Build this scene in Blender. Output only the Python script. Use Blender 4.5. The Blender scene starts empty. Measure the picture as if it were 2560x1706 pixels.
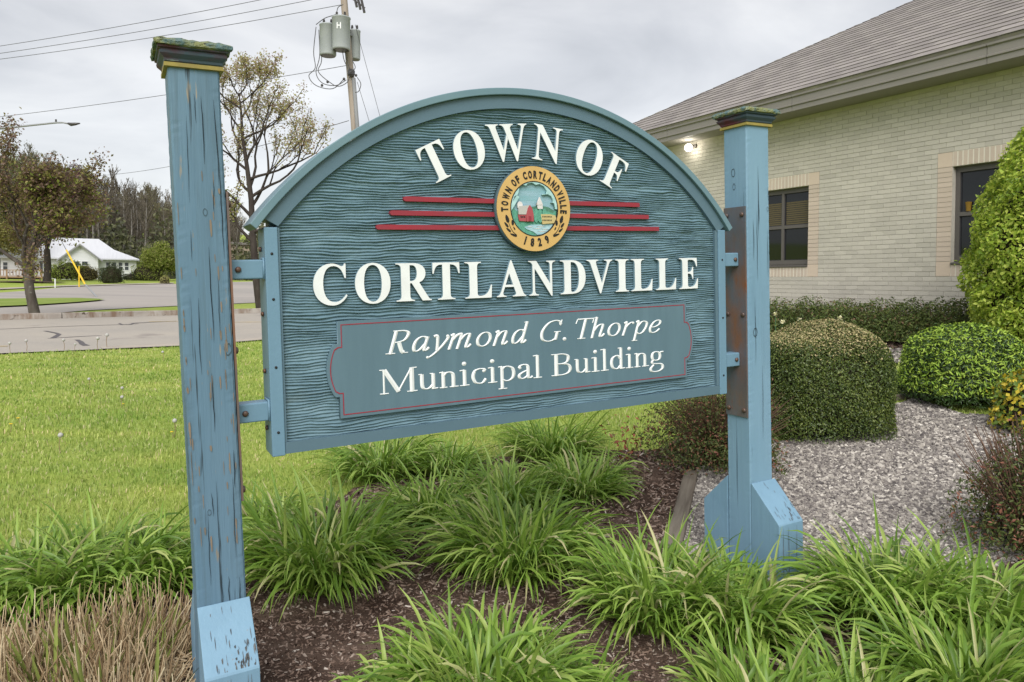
import bpy, bmesh, math, random
import numpy as np
from mathutils import Vector, Matrix

random.seed(7)
rng = np.random.default_rng(7)
scene = bpy.context.scene
COL = scene.collection
PI = math.pi

# ------------------------------------------------------------------ camera
F, PPY = 1812.85, 744.86                 # focal length and principal row of the 2560 px wide photograph
PITCH, ROLL = 2.22941782e-02, -6.79393225e-03
CAMZ = 1.7
_c, _s = math.cos(PITCH), math.sin(PITCH)
_right, _fwd, _down = np.array([1, 0, 0.]), np.array([0, _c, -_s]), np.array([0, -_s, -_c])
_cr, _sr = math.cos(ROLL), math.sin(ROLL)
RC = np.array([_cr * _right + _sr * _down, -_sr * _right + _cr * _down, _fwd])
cam_d = bpy.data.cameras.new('camera')
cam = bpy.data.objects.new('camera', cam_d)
COL.objects.link(cam)
scene.camera = cam
cam.matrix_world = Matrix((
    (RC[0][0], -RC[1][0], -RC[2][0], 0),
    (RC[0][1], -RC[1][1], -RC[2][1], 0),
    (RC[0][2], -RC[1][2], -RC[2][2], CAMZ),
    (0, 0, 0, 1)))
cam_d.sensor_fit = 'HORIZONTAL'
cam_d.sensor_width = 36
cam_d.lens = F / 2560 * 36
cam_d.shift_y = -(853 - PPY) / 2560
cam_d.clip_start = 0.05
cam_d.clip_end = 3000

# ------------------------------------------------------------------ world: overcast sky
SUN_DIR = Vector((-0.06, -0.72, 0.66)).normalized()      # towards the sun
world = bpy.data.worlds.new('World')
scene.world = world
world.use_nodes = True
nt = world.node_tree
nt.nodes.clear()
def N(tree, kind, **kw):
    n = tree.nodes.new(kind)
    for k, v in kw.items():
        setattr(n, k, v)
    return n
out = N(nt, 'ShaderNodeOutputWorld')
sky = N(nt, 'ShaderNodeTexSky', sky_type='NISHITA', sun_disc=False)
sky.sun_elevation = math.asin(SUN_DIR.z)
sky.sun_rotation = math.atan2(SUN_DIR.x, SUN_DIR.y)
bg1 = N(nt, 'ShaderNodeBackground'); bg1.inputs['Strength'].default_value = 0.05
hsv = N(nt, 'ShaderNodeHueSaturation'); hsv.inputs['Saturation'].default_value = 0.25     # the cloud deck greys the blue
nt.links.new(sky.outputs[0], hsv.inputs['Color']); nt.links.new(hsv.outputs[0], bg1.inputs['Color'])
tc = N(nt, 'ShaderNodeTexCoord')
sep = N(nt, 'ShaderNodeSeparateXYZ'); nt.links.new(tc.outputs['Generated'], sep.inputs[0])
elev = N(nt, 'ShaderNodeMath', operation='MAXIMUM'); nt.links.new(sep.outputs['Z'], elev.inputs[0]); elev.inputs[1].default_value = 0.0
# cloud deck: the view direction carried up to a flat layer, so the clouds flatten towards the horizon
hz = N(nt, 'ShaderNodeMath', operation='ADD'); nt.links.new(elev.outputs[0], hz.inputs[0]); hz.inputs[1].default_value = 0.16
dv = N(nt, 'ShaderNodeVectorMath', operation='DIVIDE'); nt.links.new(tc.outputs['Generated'], dv.inputs[0])
cmb = N(nt, 'ShaderNodeCombineXYZ')
for i in range(3): nt.links.new(hz.outputs[0], cmb.inputs[i])
nt.links.new(cmb.outputs[0], dv.inputs[1])
nz = N(nt, 'ShaderNodeTexNoise'); nz.inputs['Scale'].default_value = 1.15; nz.inputs['Detail'].default_value = 6; nz.inputs['Roughness'].default_value = 0.52
nz.inputs['Distortion'].default_value = 0.5
nt.links.new(dv.outputs[0], nz.inputs['Vector'])
cr = N(nt, 'ShaderNodeMapRange'); nt.links.new(nz.outputs['Fac'], cr.inputs['Value'])
cr.inputs['From Min'].default_value = 0.32; cr.inputs['From Max'].default_value = 0.68
cr.inputs['To Min'].default_value = 0.45; cr.inputs['To Max'].default_value = 1.40
# overcast brightness rises from the horizon to the zenith as (1 + 3 sin e)
gr = N(nt, 'ShaderNodeMath', operation='MULTIPLY_ADD'); nt.links.new(elev.outputs[0], gr.inputs[0]); gr.inputs[1].default_value = 3.0; gr.inputs[2].default_value = 1.0
mu = N(nt, 'ShaderNodeMath', operation='MULTIPLY'); nt.links.new(gr.outputs[0], mu.inputs[0]); nt.links.new(cr.outputs[0], mu.inputs[1])
cmx = N(nt, 'ShaderNodeMix', data_type='RGBA')
cmx.inputs['A'].default_value = (0.90, 0.905, 0.96, 1); cmx.inputs['B'].default_value = (1.0, 0.985, 0.97, 1)
m01 = N(nt, 'ShaderNodeMapRange'); nt.links.new(nz.outputs['Fac'], m01.inputs['Value']); m01.inputs['From Min'].default_value = 0.35; m01.inputs['From Max'].default_value = 0.6
nt.links.new(m01.outputs[0], cmx.inputs['Factor'])
bg2 = N(nt, 'ShaderNodeBackground')
nt.links.new(cmx.outputs['Result'], bg2.inputs['Color'])
st = N(nt, 'ShaderNodeMath', operation='MULTIPLY'); nt.links.new(mu.outputs[0], st.inputs[0]); st.inputs[1].default_value = 0.082
nt.links.new(st.outputs[0], bg2.inputs['Strength'])
ad = N(nt, 'ShaderNodeAddShader')
nt.links.new(bg1.outputs[0], ad.inputs[0]); nt.links.new(bg2.outputs[0], ad.inputs[1])
nt.links.new(ad.outputs[0], out.inputs['Surface'])

sun_d = bpy.data.lights.new('sun', 'SUN')
sun_d.energy = 1.5
sun_d.angle = math.radians(45)
sun_d.color = (1.0, 0.965, 0.91)
sun = bpy.data.objects.new('sun', sun_d)
COL.objects.link(sun)
sun.location = (0, 0, 30)
sun.rotation_euler = SUN_DIR.to_track_quat('Z', 'Y').to_euler()

vs = scene.view_settings
scene.display_settings.display_device = 'sRGB'
vs.view_transform = 'Standard'
vs.look = 'None'
vs.exposure = 1.1
vs.gamma = 1.0
vs.use_curve_mapping = False
scene.cycles.max_bounces = 6
scene.cycles.transparent_max_bounces = 8

# ------------------------------------------------------------------ helpers: geometry of the place
def ray(x, y):
    return RC.T @ np.array([(x - 1280) / F, (y - PPY) / F, 1.0])
def proj(P):
    v = RC @ (np.asarray(P, float) - np.array([0, 0, CAMZ]))
    return 1280 + F * v[0] / v[2], PPY + F * v[1] / v[2]
def at(x, y, Y):
    """point seen at (x, y) of the photograph at Y metres ahead of the camera"""
    d = ray(x, y)
    return np.array([0, 0, CAMZ]) + d * (Y / d[1])
def smooth(a, b, x):
    t = np.clip((x - a) / (b - a), 0, 1)
    return t * t * (3 - 2 * t)
WY = -5.20320508e-01                                   # the brick wall's direction
DW = np.array([math.sin(WY), math.cos(WY), 0.]); NW = np.array([-math.cos(WY), math.sin(WY), 0.])
W0 = np.array([6.9657, 12.1059, 1.83])
KP, KN = np.array([-13.65, 29.24]), np.array([-0.705, 0.709])    # far kerb line and its outward normal
def gz(x, y):
    """height of the ground"""
    x = np.asarray(x, float); y = np.asarray(y, float)
    q = (x - W0[0]) * NW[0] + (y - W0[1]) * NW[1]
    a = (x - W0[0]) * DW[0] + (y - W0[1]) * DW[1]
    t = np.clip((9.6 - q) / 8.6, 0, 1.25)
    g = 0.8 * t ** 1.1 * (1 - smooth(9, 20, a))
    s = (x - KP[0]) * KN[0] + (y - KP[1]) * KN[1]
    g = g + 0.2 * smooth(-8, 1, s) + 0.0195 * np.clip(s, 0, 95)
    g = g + 16 * smooth(105, 230, s)
    return g
def ground_at(x, y):
    d = ray(x, y); lo, hi = 0.5, 400.0
    t = 1.0
    for i in range(4000):
        P = np.array([0, 0, CAMZ]) + d * t
        if P[2] <= gz(P[0], P[1]): break
        t *= 1.004
    return P
def onwall(x, y, q=0.0):
    d = ray(x, y); o = W0 + NW * q - np.array([0, 0, CAMZ])
    return np.array([0, 0, CAMZ]) + d * np.dot(o, NW) / np.dot(d, NW)
def wall_pt(a, z, q=0.0):
    """a metres along the brick wall, height z, q metres out from it"""
    return (W0[0] + DW[0] * a + NW[0] * q, W0[1] + DW[1] * a + NW[1] * q, z)
def inside(poly, x, y):
    x = np.asarray(x); y = np.asarray(y)
    r = np.zeros(x.shape, bool)
    n = len(poly)
    for i in range(n):
        x1, y1 = poly[i]; x2, y2 = poly[(i + 1) % n]
        c = ((y1 > y) != (y2 > y)) & (x < (x2 - x1) * (y - y1) / (y2 - y1 + 1e-12) + x1)
        r ^= c
    return r

# ------------------------------------------------------------------ helpers: objects
def link(o, parent=None):
    COL.objects.link(o)
    if parent is not None: o.parent = parent
    return o
def tag(o, label, cat, group=None):
    o['label'] = label; o['category'] = cat
    if group: o['group'] = group
    return o
def thing(name, label, cat, loc=(0, 0, 0), rotz=0.0, group=None):
    o = bpy.data.objects.new(name, None)
    o.empty_display_size = 0.1
    o.location = loc; o.rotation_euler = (0, 0, rotz)
    COL.objects.link(o)
    return tag(o, label, cat, group)
def mesh_np(name, V, Fc, mats, smooth_=False, midx=None):
    """mesh from arrays; Fc is a list of (k, n) index arrays of tris or quads"""
    V = np.asarray(V, np.float32)
    if isinstance(Fc, np.ndarray): Fc = [Fc]
    Fc = [np.asarray(f, np.int32) for f in Fc if len(f)]
    me = bpy.data.meshes.new(name)
    me.vertices.add(len(V)); me.vertices.foreach_set('co', V.ravel())
    nl = sum(f.size for f in Fc); npoly = sum(len(f) for f in Fc)
    me.loops.add(nl); me.polygons.add(npoly)
    me.loops.foreach_set('vertex_index', np.concatenate([f.ravel() for f in Fc]))
    tot = np.concatenate([np.full(len(f), f.shape[1], np.int32) for f in Fc])
    start = np.concatenate([[0], np.cumsum(tot)[:-1]]).astype(np.int32)
    me.polygons.foreach_set('loop_start', start)
    me.polygons.foreach_set('loop_total', tot)
    if midx is not None: me.polygons.foreach_set('material_index', np.asarray(midx, np.int32))
    me.polygons.foreach_set('use_smooth', np.full(npoly, bool(smooth_)))
    me.update(calc_edges=True)
    for m in (mats if isinstance(mats, (list, tuple)) else [mats]):
        me.materials.append(m)
    return me
def obj(name, me, parent=None, loc=None):
    o = bpy.data.objects.new(name, me)
    link(o, parent)
    if loc is not None: o.location = loc
    return o
class MB:
    """collects boxes, prisms, tubes and lathes into one mesh"""
    def __init__(s): s.v = []; s.f = []; s.m = []; s.mi = 0
    def add(s, vs_, fs):
        b = len(s.v); s.v += [tuple(map(float, p)) for p in vs_]
        s.f += [tuple(b + i for i in f) for f in fs]; s.m += [s.mi] * len(fs)
        return s
    def box(s, x0, x1, y0, y1, z0, z1, T=None):
        P = [(x, y, z) for z in (z0, z1) for y in (y0, y1) for x in (x0, x1)]
        if T: P = [T(*p) for p in P]
        return s.add(P, [(0, 2, 3, 1), (4, 5, 7, 6), (0, 1, 5, 4), (2, 6, 7, 3), (0, 4, 6, 2), (1, 3, 7, 5)])
    def prism(s, pts, d0, d1, T):
        """closed outline pts (p, r) swept from d0 to d1; T maps (p, d, r)"""
        n = len(pts)
        P = [T(p, d0, r) for p, r in pts] + [T(p, d1, r) for p, r in pts]
        return s.add(P, [tuple(range(n)), tuple(range(2 * n - 1, n - 1, -1))] + [(i, i + n, (i + 1) % n + n, (i + 1) % n) for i in range(n)])
    def tube(s, pts, r, k=6, cap=True):
        pts = [Vector(p) for p in pts]; n = len(pts)
        rs = r if isinstance(r, (list, tuple)) else [r] * n
        b = []; up = None
        for i, p in enumerate(pts):
            t = (pts[min(i + 1, n - 1)] - pts[max(i - 1, 0)]).normalized()
            if up is None: up = t.orthogonal().normalized()
            up = (up - t * up.dot(t))
            up = up.normalized() if up.length > 1e-6 else t.orthogonal().normalized()
            w = t.cross(up)
            for j in range(k):
                a = 2 * PI * j / k
                b.append(p + (up * math.cos(a) + w * math.sin(a)) * rs[i])
        fs = []
        for i in range(n - 1):
            for j in range(k):
                fs.append((i * k + j, i * k + (j + 1) % k, (i + 1) * k + (j + 1) % k, (i + 1) * k + j))
        if cap:
            fs.append(tuple(reversed(range(k)))); fs.append(tuple((n - 1) * k + j for j in range(k)))
        return s.add(b, fs)
    def lathe(s, prof, c=(0, 0, 0), k=16, T=None):
        """prof: (radius, height) pairs about a vertical axis at c"""
        P = []; fs = []
        for r, h in prof:
            for j in range(k):
                a = 2 * PI * j / k
                P.append((c[0] + r * math.cos(a), c[1] + r * math.sin(a), c[2] + h))
        if T: P = [T(*p) for p in P]
        n = len(prof)
        for i in range(n - 1):
            for j in range(k):
                fs.append((i * k + j, i * k + (j + 1) % k, (i + 1) * k + (j + 1) % k, (i + 1) * k + j))
        fs.append(tuple(reversed(range(k)))); fs.append(tuple((n - 1) * k + j for j in range(k)))
        return s.add(P, fs)
    def mesh(s, name, mats, smooth_=False):
        me = bpy.data.meshes.new(name)
        me.from_pydata(s.v, [], s.f)
        for m in (mats if isinstance(mats, (list, tuple)) else [mats]): me.materials.append(m)
        me.polygons.foreach_set('material_index', np.asarray(s.m, np.int32))
        bm = bmesh.new(); bm.from_mesh(me)
        bmesh.ops.recalc_face_normals(bm, faces=bm.faces)
        bm.to_mesh(me); bm.free()
        if smooth_: me.polygons.foreach_set('use_smooth', np.ones(len(me.polygons), bool))
        me.update()
        return me
    def build(s, name, mats, parent=None, smooth_=False):
        return obj(name, s.mesh(name, mats, smooth_), parent)

# ------------------------------------------------------------------ helpers: materials
MATS = {}
def mat(name, base, rough=0.8, spec=0.3, var=None, noise=None, stretch=None, island=0.0, bump=None, obrand=0.0,
        metal=0.0, coord='Object', spots=None, trans=0.0, grads=None):
    """procedural material. var: second colour mixed in by noise (scale); island: brightness spread per loose piece;
    spots: list of (colour, scale, lo, hi, stretch) patches; bump: (scale, strength, stretch)"""
    m = bpy.data.materials.new(name); m.use_nodes = True
    t = m.node_tree; t.nodes.clear()
    o = N(t, 'ShaderNodeOutputMaterial'); b = N(t, 'ShaderNodeBsdfPrincipled')
    t.links.new(b.outputs[0], o.inputs['Surface'])
    b.inputs['Roughness'].default_value = rough
    b.inputs['Metallic'].default_value = metal
    b.inputs['Specular IOR Level'].default_value = spec
    co = N(t, 'ShaderNodeTexCoord')
    def vec(st_):
        if not st_: return co.outputs[coord]
        mp = N(t, 'ShaderNodeMapping'); mp.inputs['Scale'].default_value = st_
        t.links.new(co.outputs[coord], mp.inputs['Vector'])
        return mp.outputs[0]
    def nz_(scale, st_, detail=5, rgh=0.6, dist=0.0):
        n = N(t, 'ShaderNodeTexNoise'); n.inputs['Scale'].default_value = scale
        n.inputs['Detail'].default_value = detail; n.inputs['Roughness'].default_value = rgh; n.inputs['Distortion'].default_value = dist
        t.links.new(vec(st_), n.inputs['Vector'])
        return n.outputs['Fac']
    def mix(fac, a, c):
        x = N(t, 'ShaderNodeMix', data_type='RGBA')
        t.links.new(fac, x.inputs['Factor'])
        if isinstance(a, tuple): x.inputs['A'].default_value = (*a, 1)
        else: t.links.new(a, x.inputs['A'])
        if isinstance(c, tuple): x.inputs['B'].default_value = (*c, 1)
        else: t.links.new(c, x.inputs['B'])
        return x.outputs['Result']
    def rng_(v, lo, hi, a=0.0, c=1.0):
        r = N(t, 'ShaderNodeMapRange'); t.links.new(v, r.inputs['Value'])
        r.inputs['From Min'].default_value = lo; r.inputs['From Max'].default_value = hi
        r.inputs['To Min'].default_value = a; r.inputs['To Max'].default_value = c
        return r.outputs[0]
    col = tuple(base)
    if var:
        vlist = var if isinstance(var, list) else [var]
        for (c2, sc, *rest) in vlist:
            st_ = rest[0] if rest else stretch
            lo, hi = rest[1] if len(rest) > 1 else (0.35, 0.65)
            col = mix(rng_(nz_(sc, st_), lo, hi), col, tuple(c2))
    if spots:
        for (c2, sc, lo, hi, st_) in spots:
            col = mix(rng_(nz_(sc, st_, 4, 0.65), lo, hi), col, tuple(c2))
    if island or obrand:
        rv = None
        if island:
            g = N(t, 'ShaderNodeNewGeometry'); rv = g.outputs['Random Per Island']
        if obrand:
            oi = N(t, 'ShaderNodeObjectInfo')
            if rv is None: rv = oi.outputs['Random']
            else:
                ad_ = N(t, 'ShaderNodeMath', operation='ADD'); t.links.new(rv, ad_.inputs[0]); t.links.new(oi.outputs['Random'], ad_.inputs[1])
                fr = N(t, 'ShaderNodeMath', operation='FRACT'); t.links.new(ad_.outputs[0], fr.inputs[0]); rv = fr.outputs[0]
        if grads:
            cr_ = N(t, 'ShaderNodeValToRGB'); t.links.new(rv, cr_.inputs['Fac'])
            el = cr_.color_ramp.elements
            while len(el) < len(grads): el.new(0.5)
            for e_, (p_, c_) in zip(el, grads): e_.position = p_; e_.color = (*c_, 1)
            if var or spots:
                x = N(t, 'ShaderNodeMix', data_type='RGBA'); x.blend_type = 'MULTIPLY'; x.inputs['Factor'].default_value = 1
                if isinstance(col, tuple): x.inputs['A'].default_value = (*col, 1)
                else: t.links.new(col, x.inputs['A'])
                t.links.new(cr_.outputs[0], x.inputs['B']); col = x.outputs['Result']
            else: col = cr_.outputs[0]
        else:
            k = max(island, obrand)
            f = rng_(rv, 0, 1, 1 - k, 1 + k)
            hs = N(t, 'ShaderNodeHueSaturation'); t.links.new(f, hs.inputs['Value'])
            if isinstance(col, tuple): hs.inputs['Color'].default_value = (*col, 1)
            else: t.links.new(col, hs.inputs['Color'])
            col = hs.outputs[0]
    if isinstance(col, tuple): b.inputs['Base Color'].default_value = (*col, 1)
    else: t.links.new(col, b.inputs['Base Color'])
    if bump:
        bl = bump if isinstance(bump, list) else [bump]
        prev = None
        for (sc, stg, *rest) in bl:
            bp = N(t, 'ShaderNodeBump'); bp.inputs['Strength'].default_value = stg; bp.inputs['Distance'].default_value = rest[1] if len(rest) > 1 else 0.01
            t.links.new(nz_(sc, rest[0] if rest else None), bp.inputs['Height'])
            if prev: t.links.new(prev, bp.inputs['Normal'])
            prev = bp.outputs[0]
        t.links.new(prev, b.inputs['Normal'])
    if trans:
        tr = N(t, 'ShaderNodeBsdfTranslucent')
        if isinstance(col, tuple): tr.inputs['Color'].default_value = (*col, 1)
        else: t.links.new(col, tr.inputs['Color'])
        ms = N(t, 'ShaderNodeMixShader'); ms.inputs[0].default_value = trans
        t.links.new(b.outputs[0], ms.inputs[1]); t.links.new(tr.outputs[0], ms.inputs[2])
        t.links.new(ms.outputs[0], o.inputs['Surface'])
    MATS[name] = m
    return m
def emis(name, col, strength):
    m = bpy.data.materials.new(name); m.use_nodes = True
    t = m.node_tree; t.nodes.clear()
    o = N(t, 'ShaderNodeOutputMaterial'); e = N(t, 'ShaderNodeEmission')
    e.inputs['Color'].default_value = (*col, 1); e.inputs['Strength'].default_value = strength
    t.links.new(e.outputs[0], o.inputs['Surface'])
    return m
# ------------------------------------------------------------------ materials of the setting
m_lawn = mat('lawn_soil', (0.25, 0.33, 0.06), 0.95, 0.1, var=[((0.32, 0.37, 0.09), 0.9), ((0.19, 0.27, 0.045), 0.35, (1, 1, 1), (0.5, 0.72)), ((0.28, 0.26, 0.11), 7, None, (0.6, 0.8))], bump=(60, 0.6, None, 0.03))
m_mulch = mat('mulch_soil', (0.085, 0.055, 0.042), 0.95, 0.15, var=[((0.14, 0.098, 0.076), 9), ((0.035, 0.02, 0.014), 2.2)], bump=[(60, 0.8, None, 0.02), (9, 0.5, None, 0.03)])
m_gravelbed = mat('gravel_bed', (0.20, 0.185, 0.165), 0.95, 0.2, var=((0.34, 0.315, 0.28), 70), bump=(55, 0.9, None, 0.02))
m_road = mat('old_asphalt', (0.37, 0.335, 0.29), 0.9, 0.2, var=[((0.32, 0.295, 0.265), 0.35), ((0.42, 0.38, 0.33), 22, (1, 1, 1), (0.5, 0.8))], spots=[((0.22, 0.195, 0.18), 0.4, 0.62, 0.75, None)], bump=(90, 0.3, None, 0.01))
m_lot = mat('lot_asphalt', (0.30, 0.278, 0.258), 0.9, 0.2, var=[((0.37, 0.335, 0.305), 0.06, (0.3, 1.6, 1)), ((0.24, 0.225, 0.22), 0.11, (0.35, 2.6, 1), (0.55, 0.75))], bump=(60, 0.3, None, 0.01))
m_seal = mat('crack_seal', (0.10, 0.09, 0.095), 0.7, 0.3)
m_yellow = mat('road_paint_yellow', (0.60, 0.43, 0.10), 0.8, 0.2, var=((0.42, 0.33, 0.17), 3))
m_conc = mat('concrete', (0.42, 0.375, 0.32), 0.9, 0.2, var=((0.33, 0.29, 0.25), 1.4), bump=(40, 0.3))
m_curb = mat('kerb_concrete', (0.40, 0.37, 0.33), 0.9, 0.2, var=((0.30, 0.265, 0.235), 2.0), spots=[((0.20, 0.14, 0.10), 1.7, 0.46, 0.62, (1, 1, 0.25)), ((0.10, 0.075, 0.06), 4.5, 0.60, 0.66, None)], bump=(25, 0.5, None, 0.02))

# ------------------------------------------------------------------ the ground: one sheet out to the horizon
def build_ground():
    NR, NA = 190, 300
    rs = 0.35 * (900 / 0.35) ** (np.arange(NR) / (NR - 1))
    an = np.linspace(0, 2 * PI, NA, endpoint=False)
    X = rs[:, None] * np.sin(an)[None]; Y = rs[:, None] * np.cos(an)[None]
    V = np.stack([X, Y, gz(X, Y)], -1).reshape(-1, 3)
    V = np.vstack([V, [[0, 0, float(gz(0, 0))]]])
    i = np.arange(NR - 1)[:, None] * NA; j = np.arange(NA)[None]; j2 = (j + 1) % NA
    Q = np.stack([i + j, i + NA + j, i + NA + j2, i + j2], -1).reshape(-1, 4)
    T = np.stack([np.full(NA, len(V) - 1), np.arange(NA), (np.arange(NA) + 1) % NA], -1)
    o = obj('ground', mesh_np('ground', V, [Q[:, ::-1], T[:, ::-1]], m_lawn, True))
    o['kind'] = 'structure'
build_ground()

def sheet(name, poly, off, m, step=0.5, kind='structure', ragged=0.0, zfun=gz):
    """a patch of ground inside poly (x, y), lying off above the ground"""
    bm = bmesh.new()
    if ragged:
        P = []
        r_ = random.Random(len(name))
        for k in range(len(poly)):
            a = Vector(poly[k]); b = Vector(poly[(k + 1) % len(poly)])
            n = max(1, int((b - a).length / (ragged * 3)))
            for i in range(n):
                p = a.lerp(b, i / n); P.append((p.x + r_.uniform(-1, 1) * ragged, p.y + r_.uniform(-1, 1) * ragged))
        poly = P
    vs_ = [bm.verts.new((p[0], p[1], 0)) for p in poly]
    bm.faces.new(vs_)
    xs = [p[0] for p in poly]; ys = [p[1] for p in poly]
    for ax, lo, hi in ((0, min(xs), max(xs)), (1, min(ys), max(ys))):
        k = lo + step
        while k < hi:
            no = (1, 0, 0) if ax == 0 else (0, 1, 0); co = (k, 0, 0) if ax == 0 else (0, k, 0)
            bmesh.ops.bisect_plane(bm, geom=bm.verts[:] + bm.edges[:] + bm.faces[:], plane_co=co, plane_no=no)
            k += step
    bmesh.ops.triangulate(bm, faces=bm.faces[:])
    for v in bm.verts: v.co.z = float(zfun(v.co.x, v.co.y)) + off
    bmesh.ops.recalc_face_normals(bm, faces=bm.faces)
    if sum(f.normal.z for f in bm.faces) < 0: bmesh.ops.reverse_faces(bm, faces=bm.faces[:])
    me = bpy.data.meshes.new(name); bm.to_mesh(me); bm.free()
    me.materials.append(m)
    me.polygons.foreach_set('use_smooth', np.ones(len(me.polygons), bool))
    o = obj(name, me)
    if kind: o['kind'] = kind
    return o
def G(x, y): p = ground_at(x, y); return (float(p[0]), float(p[1]))

# planting bed (dark mulch) round the sign, gravel bed to its right, mulch strip under the hedge
bed_poly = [G(-300, 1480), G(0, 1420), G(300, 1385), G(470, 1395), G(600, 1345), G(760, 1310), G(890, 1225), G(1060, 1180), G(1250, 1150), G(1450, 1128), G(1545, 1132), G(1650, 1128), G(1700, 1100), G(1780, 1085), G(1900, 1130), G(1960, 1180), G(1735, 1190), G(1700, 1330), G(1690, 1500), G(2100, 1520), G(2420, 1400), G(2700, 1330), (4.6, 2.4), (2.2, 0.9), (0.0, 0.7), (-2.6, 0.9)]
gravel_poly = [G(1727, 1195), G(1700, 1330), G(1688, 1500), G(2060, 1535), G(2420, 1440), G(2760, 1360), G(2800, 1180), G(2620, 1085), G(2560, 1050), G(2400, 1040), G(2290, 1000), G(2170, 1035), G(1960, 1110), G(1860, 1105), G(1790, 1150)]
sheet('mulch_bed', bed_poly, 0.012, m_mulch, 0.3, ragged=0.03)
sheet('gravel_bed', gravel_poly, 0.018, m_gravelbed, 0.3)
strip_poly = [wall_pt(-8, 0, 0.02)[:2], wall_pt(9, 0, 0.02)[:2], wall_pt(9, 0, 1.6)[:2], wall_pt(3.5, 0, 1.7)[:2], wall_pt(0, 0, 1.75)[:2], wall_pt(-8, 0, 1.8)[:2]]
sheet('hedge_bed', strip_poly, 0.012, m_mulch, 0.4)
g2 = [wall_pt(-5, 0, 2.75)[:2], wall_pt(1.3, 0, 2.7)[:2], wall_pt(3.4, 0, 2.45)[:2], wall_pt(3.6, 0, 1.72)[:2], wall_pt(0, 0, 1.77)[:2], wall_pt(-5, 0, 1.8)[:2]]
sheet('gravel_path', g2, 0.016, m_gravelbed, 0.4)

# road, kerb and car park on the left
def ext(p, q, a, b):
    p = Vector(p); q = Vector(q); d = (q - p).normalized()
    return tuple(p - d * a), tuple(q + d * b)
near_l, near_r = ext((-11.37, 16.08), (-6.8, 19.24), 45, 60)
far_l, far_r = ext((-17.94, 25.39), (-11.17, 32.13), 45, 60)
road_poly = [near_l, near_r, far_r, far_l]
sheet('road', road_poly, 0.03, m_road, 2.5)
def offline(p, q, d):
    p = Vector(p); q = Vector(q); t = (q - p).normalized(); n = Vector((-t.y, t.x))
    return tuple(p + n * d), tuple(q + n * d)
a1, b1 = (-11.37, 16.08), (-6.8, 19.24)
RA, RB = np.array(a1), np.array(b1)
def strip(name, p, q, w, off, m, step=2.0):
    p2, q2 = offline(p, q, w)
    sheet(name, [p, q, q2, p2], off, m, step)
strip('gutter_strip', ext(a1, b1, -2.0, 40)[0], ext(a1, b1, 0, 40)[1], 0.75, 0.036, m_conc)
def poly_strip(name, pts, w, off, m):
    L = []; R_ = []
    for i, p in enumerate(pts):
        a = Vector(pts[max(0, i - 1)]); b = Vector(pts[min(len(pts) - 1, i + 1)]); t = (b - a).normalized(); n = Vector((-t.y, t.x))
        ww = .75 * w * random.Random(i * 3 + 1).uniform(0.6, 1.3)
        L.append(tuple(Vector(p) + n * ww)); R_.append(tuple(Vector(p) - n * ww))
    sheet(name, L + R_[::-1], off, m, 3.0)
poly_strip('road_crack_seal', [G(-60, 862), G(60, 853), G(120, 850), G(180, 846), G(280, 841), G(400, 836), G(520, 831), G(650, 826)], 0.10, 0.036, m_seal)
poly_strip('road_crack_seal', [G(112, 831), G(140, 836), G(148, 840), G(138, 846), G(128, 850)], 0.10, 0.037, m_seal)
poly_strip('road_crack_seal', [G(192, 853), G(202, 859), G(206, 864), G(216, 868)], 0.11, 0.036, m_seal)
poly_strip('road_crack_seal', [G(0, 827), G(100, 822), G(200, 818), G(300, 815), G(345, 813)], 0.06, 0.036, m_seal)
poly_strip('road_crack_seal', [G(298, 811), G(306, 816), G(326, 815), G(334, 811), G(440, 806)], 0.07, 0.037, m_seal)
poly_strip('road_marking', [G(372, 807), G(434, 806.5), G(560, 808.5), G(700, 807.5)], 0.07, 0.038, m_yellow)
poly_strip('road_marking', [G(-80, 872), G(-20, 870.5), G(20, 869.5)], 0.10, 0.038, m_yellow)

kerb = bpy.data.objects.new('kerb', None); link(kerb); kerb['kind'] = 'structure'
def build_kerb():
    p0 = Vector((-17.94, 25.39)); d = (Vector((-11.17, 32.13)) - p0).normalized(); n = Vector((-d.y, d.x))
    L = 4.6
    for k in range(-5, 12):
        s0 = k * L + 1.9
        mb = MB()
        prof = [(0.02, -0.1), (0.0, 0.0), (0.03, 0.18), (0.06, 0.205), (0.24, 0.205), (0.26, -0.1)]
        nseg = 6
        rows = []
        for i in range(nseg + 1):
            s = s0 + 0.015 + (L - 0.03) * i / nseg
            row = []
            for (w, h) in prof:
                jx = random.uniform(-0.012, 0.012) if 0 < h < 0.3 else 0
                p = p0 + d * s + n * (w + jx)
                row.append((p.x, p.y, float(gz(*(p0 + d * s))) + 0.03 + h + random.uniform(-.008, .008)))
            rows.append(row)
        K = len(prof)
        P = [p for r in rows for p in r]
        fs = [(i * K + j, (i + 1) * K + j, (i + 1) * K + j + 1, i * K + j + 1) for i in range(nseg) for j in range(K - 1)]
        fs += [tuple(range(K)), tuple(nseg * K + j for j in range(K))[::-1]]
        mb.add(P, fs); mb.build('kerb_stone', m_curb, kerb)
build_kerb()
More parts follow.
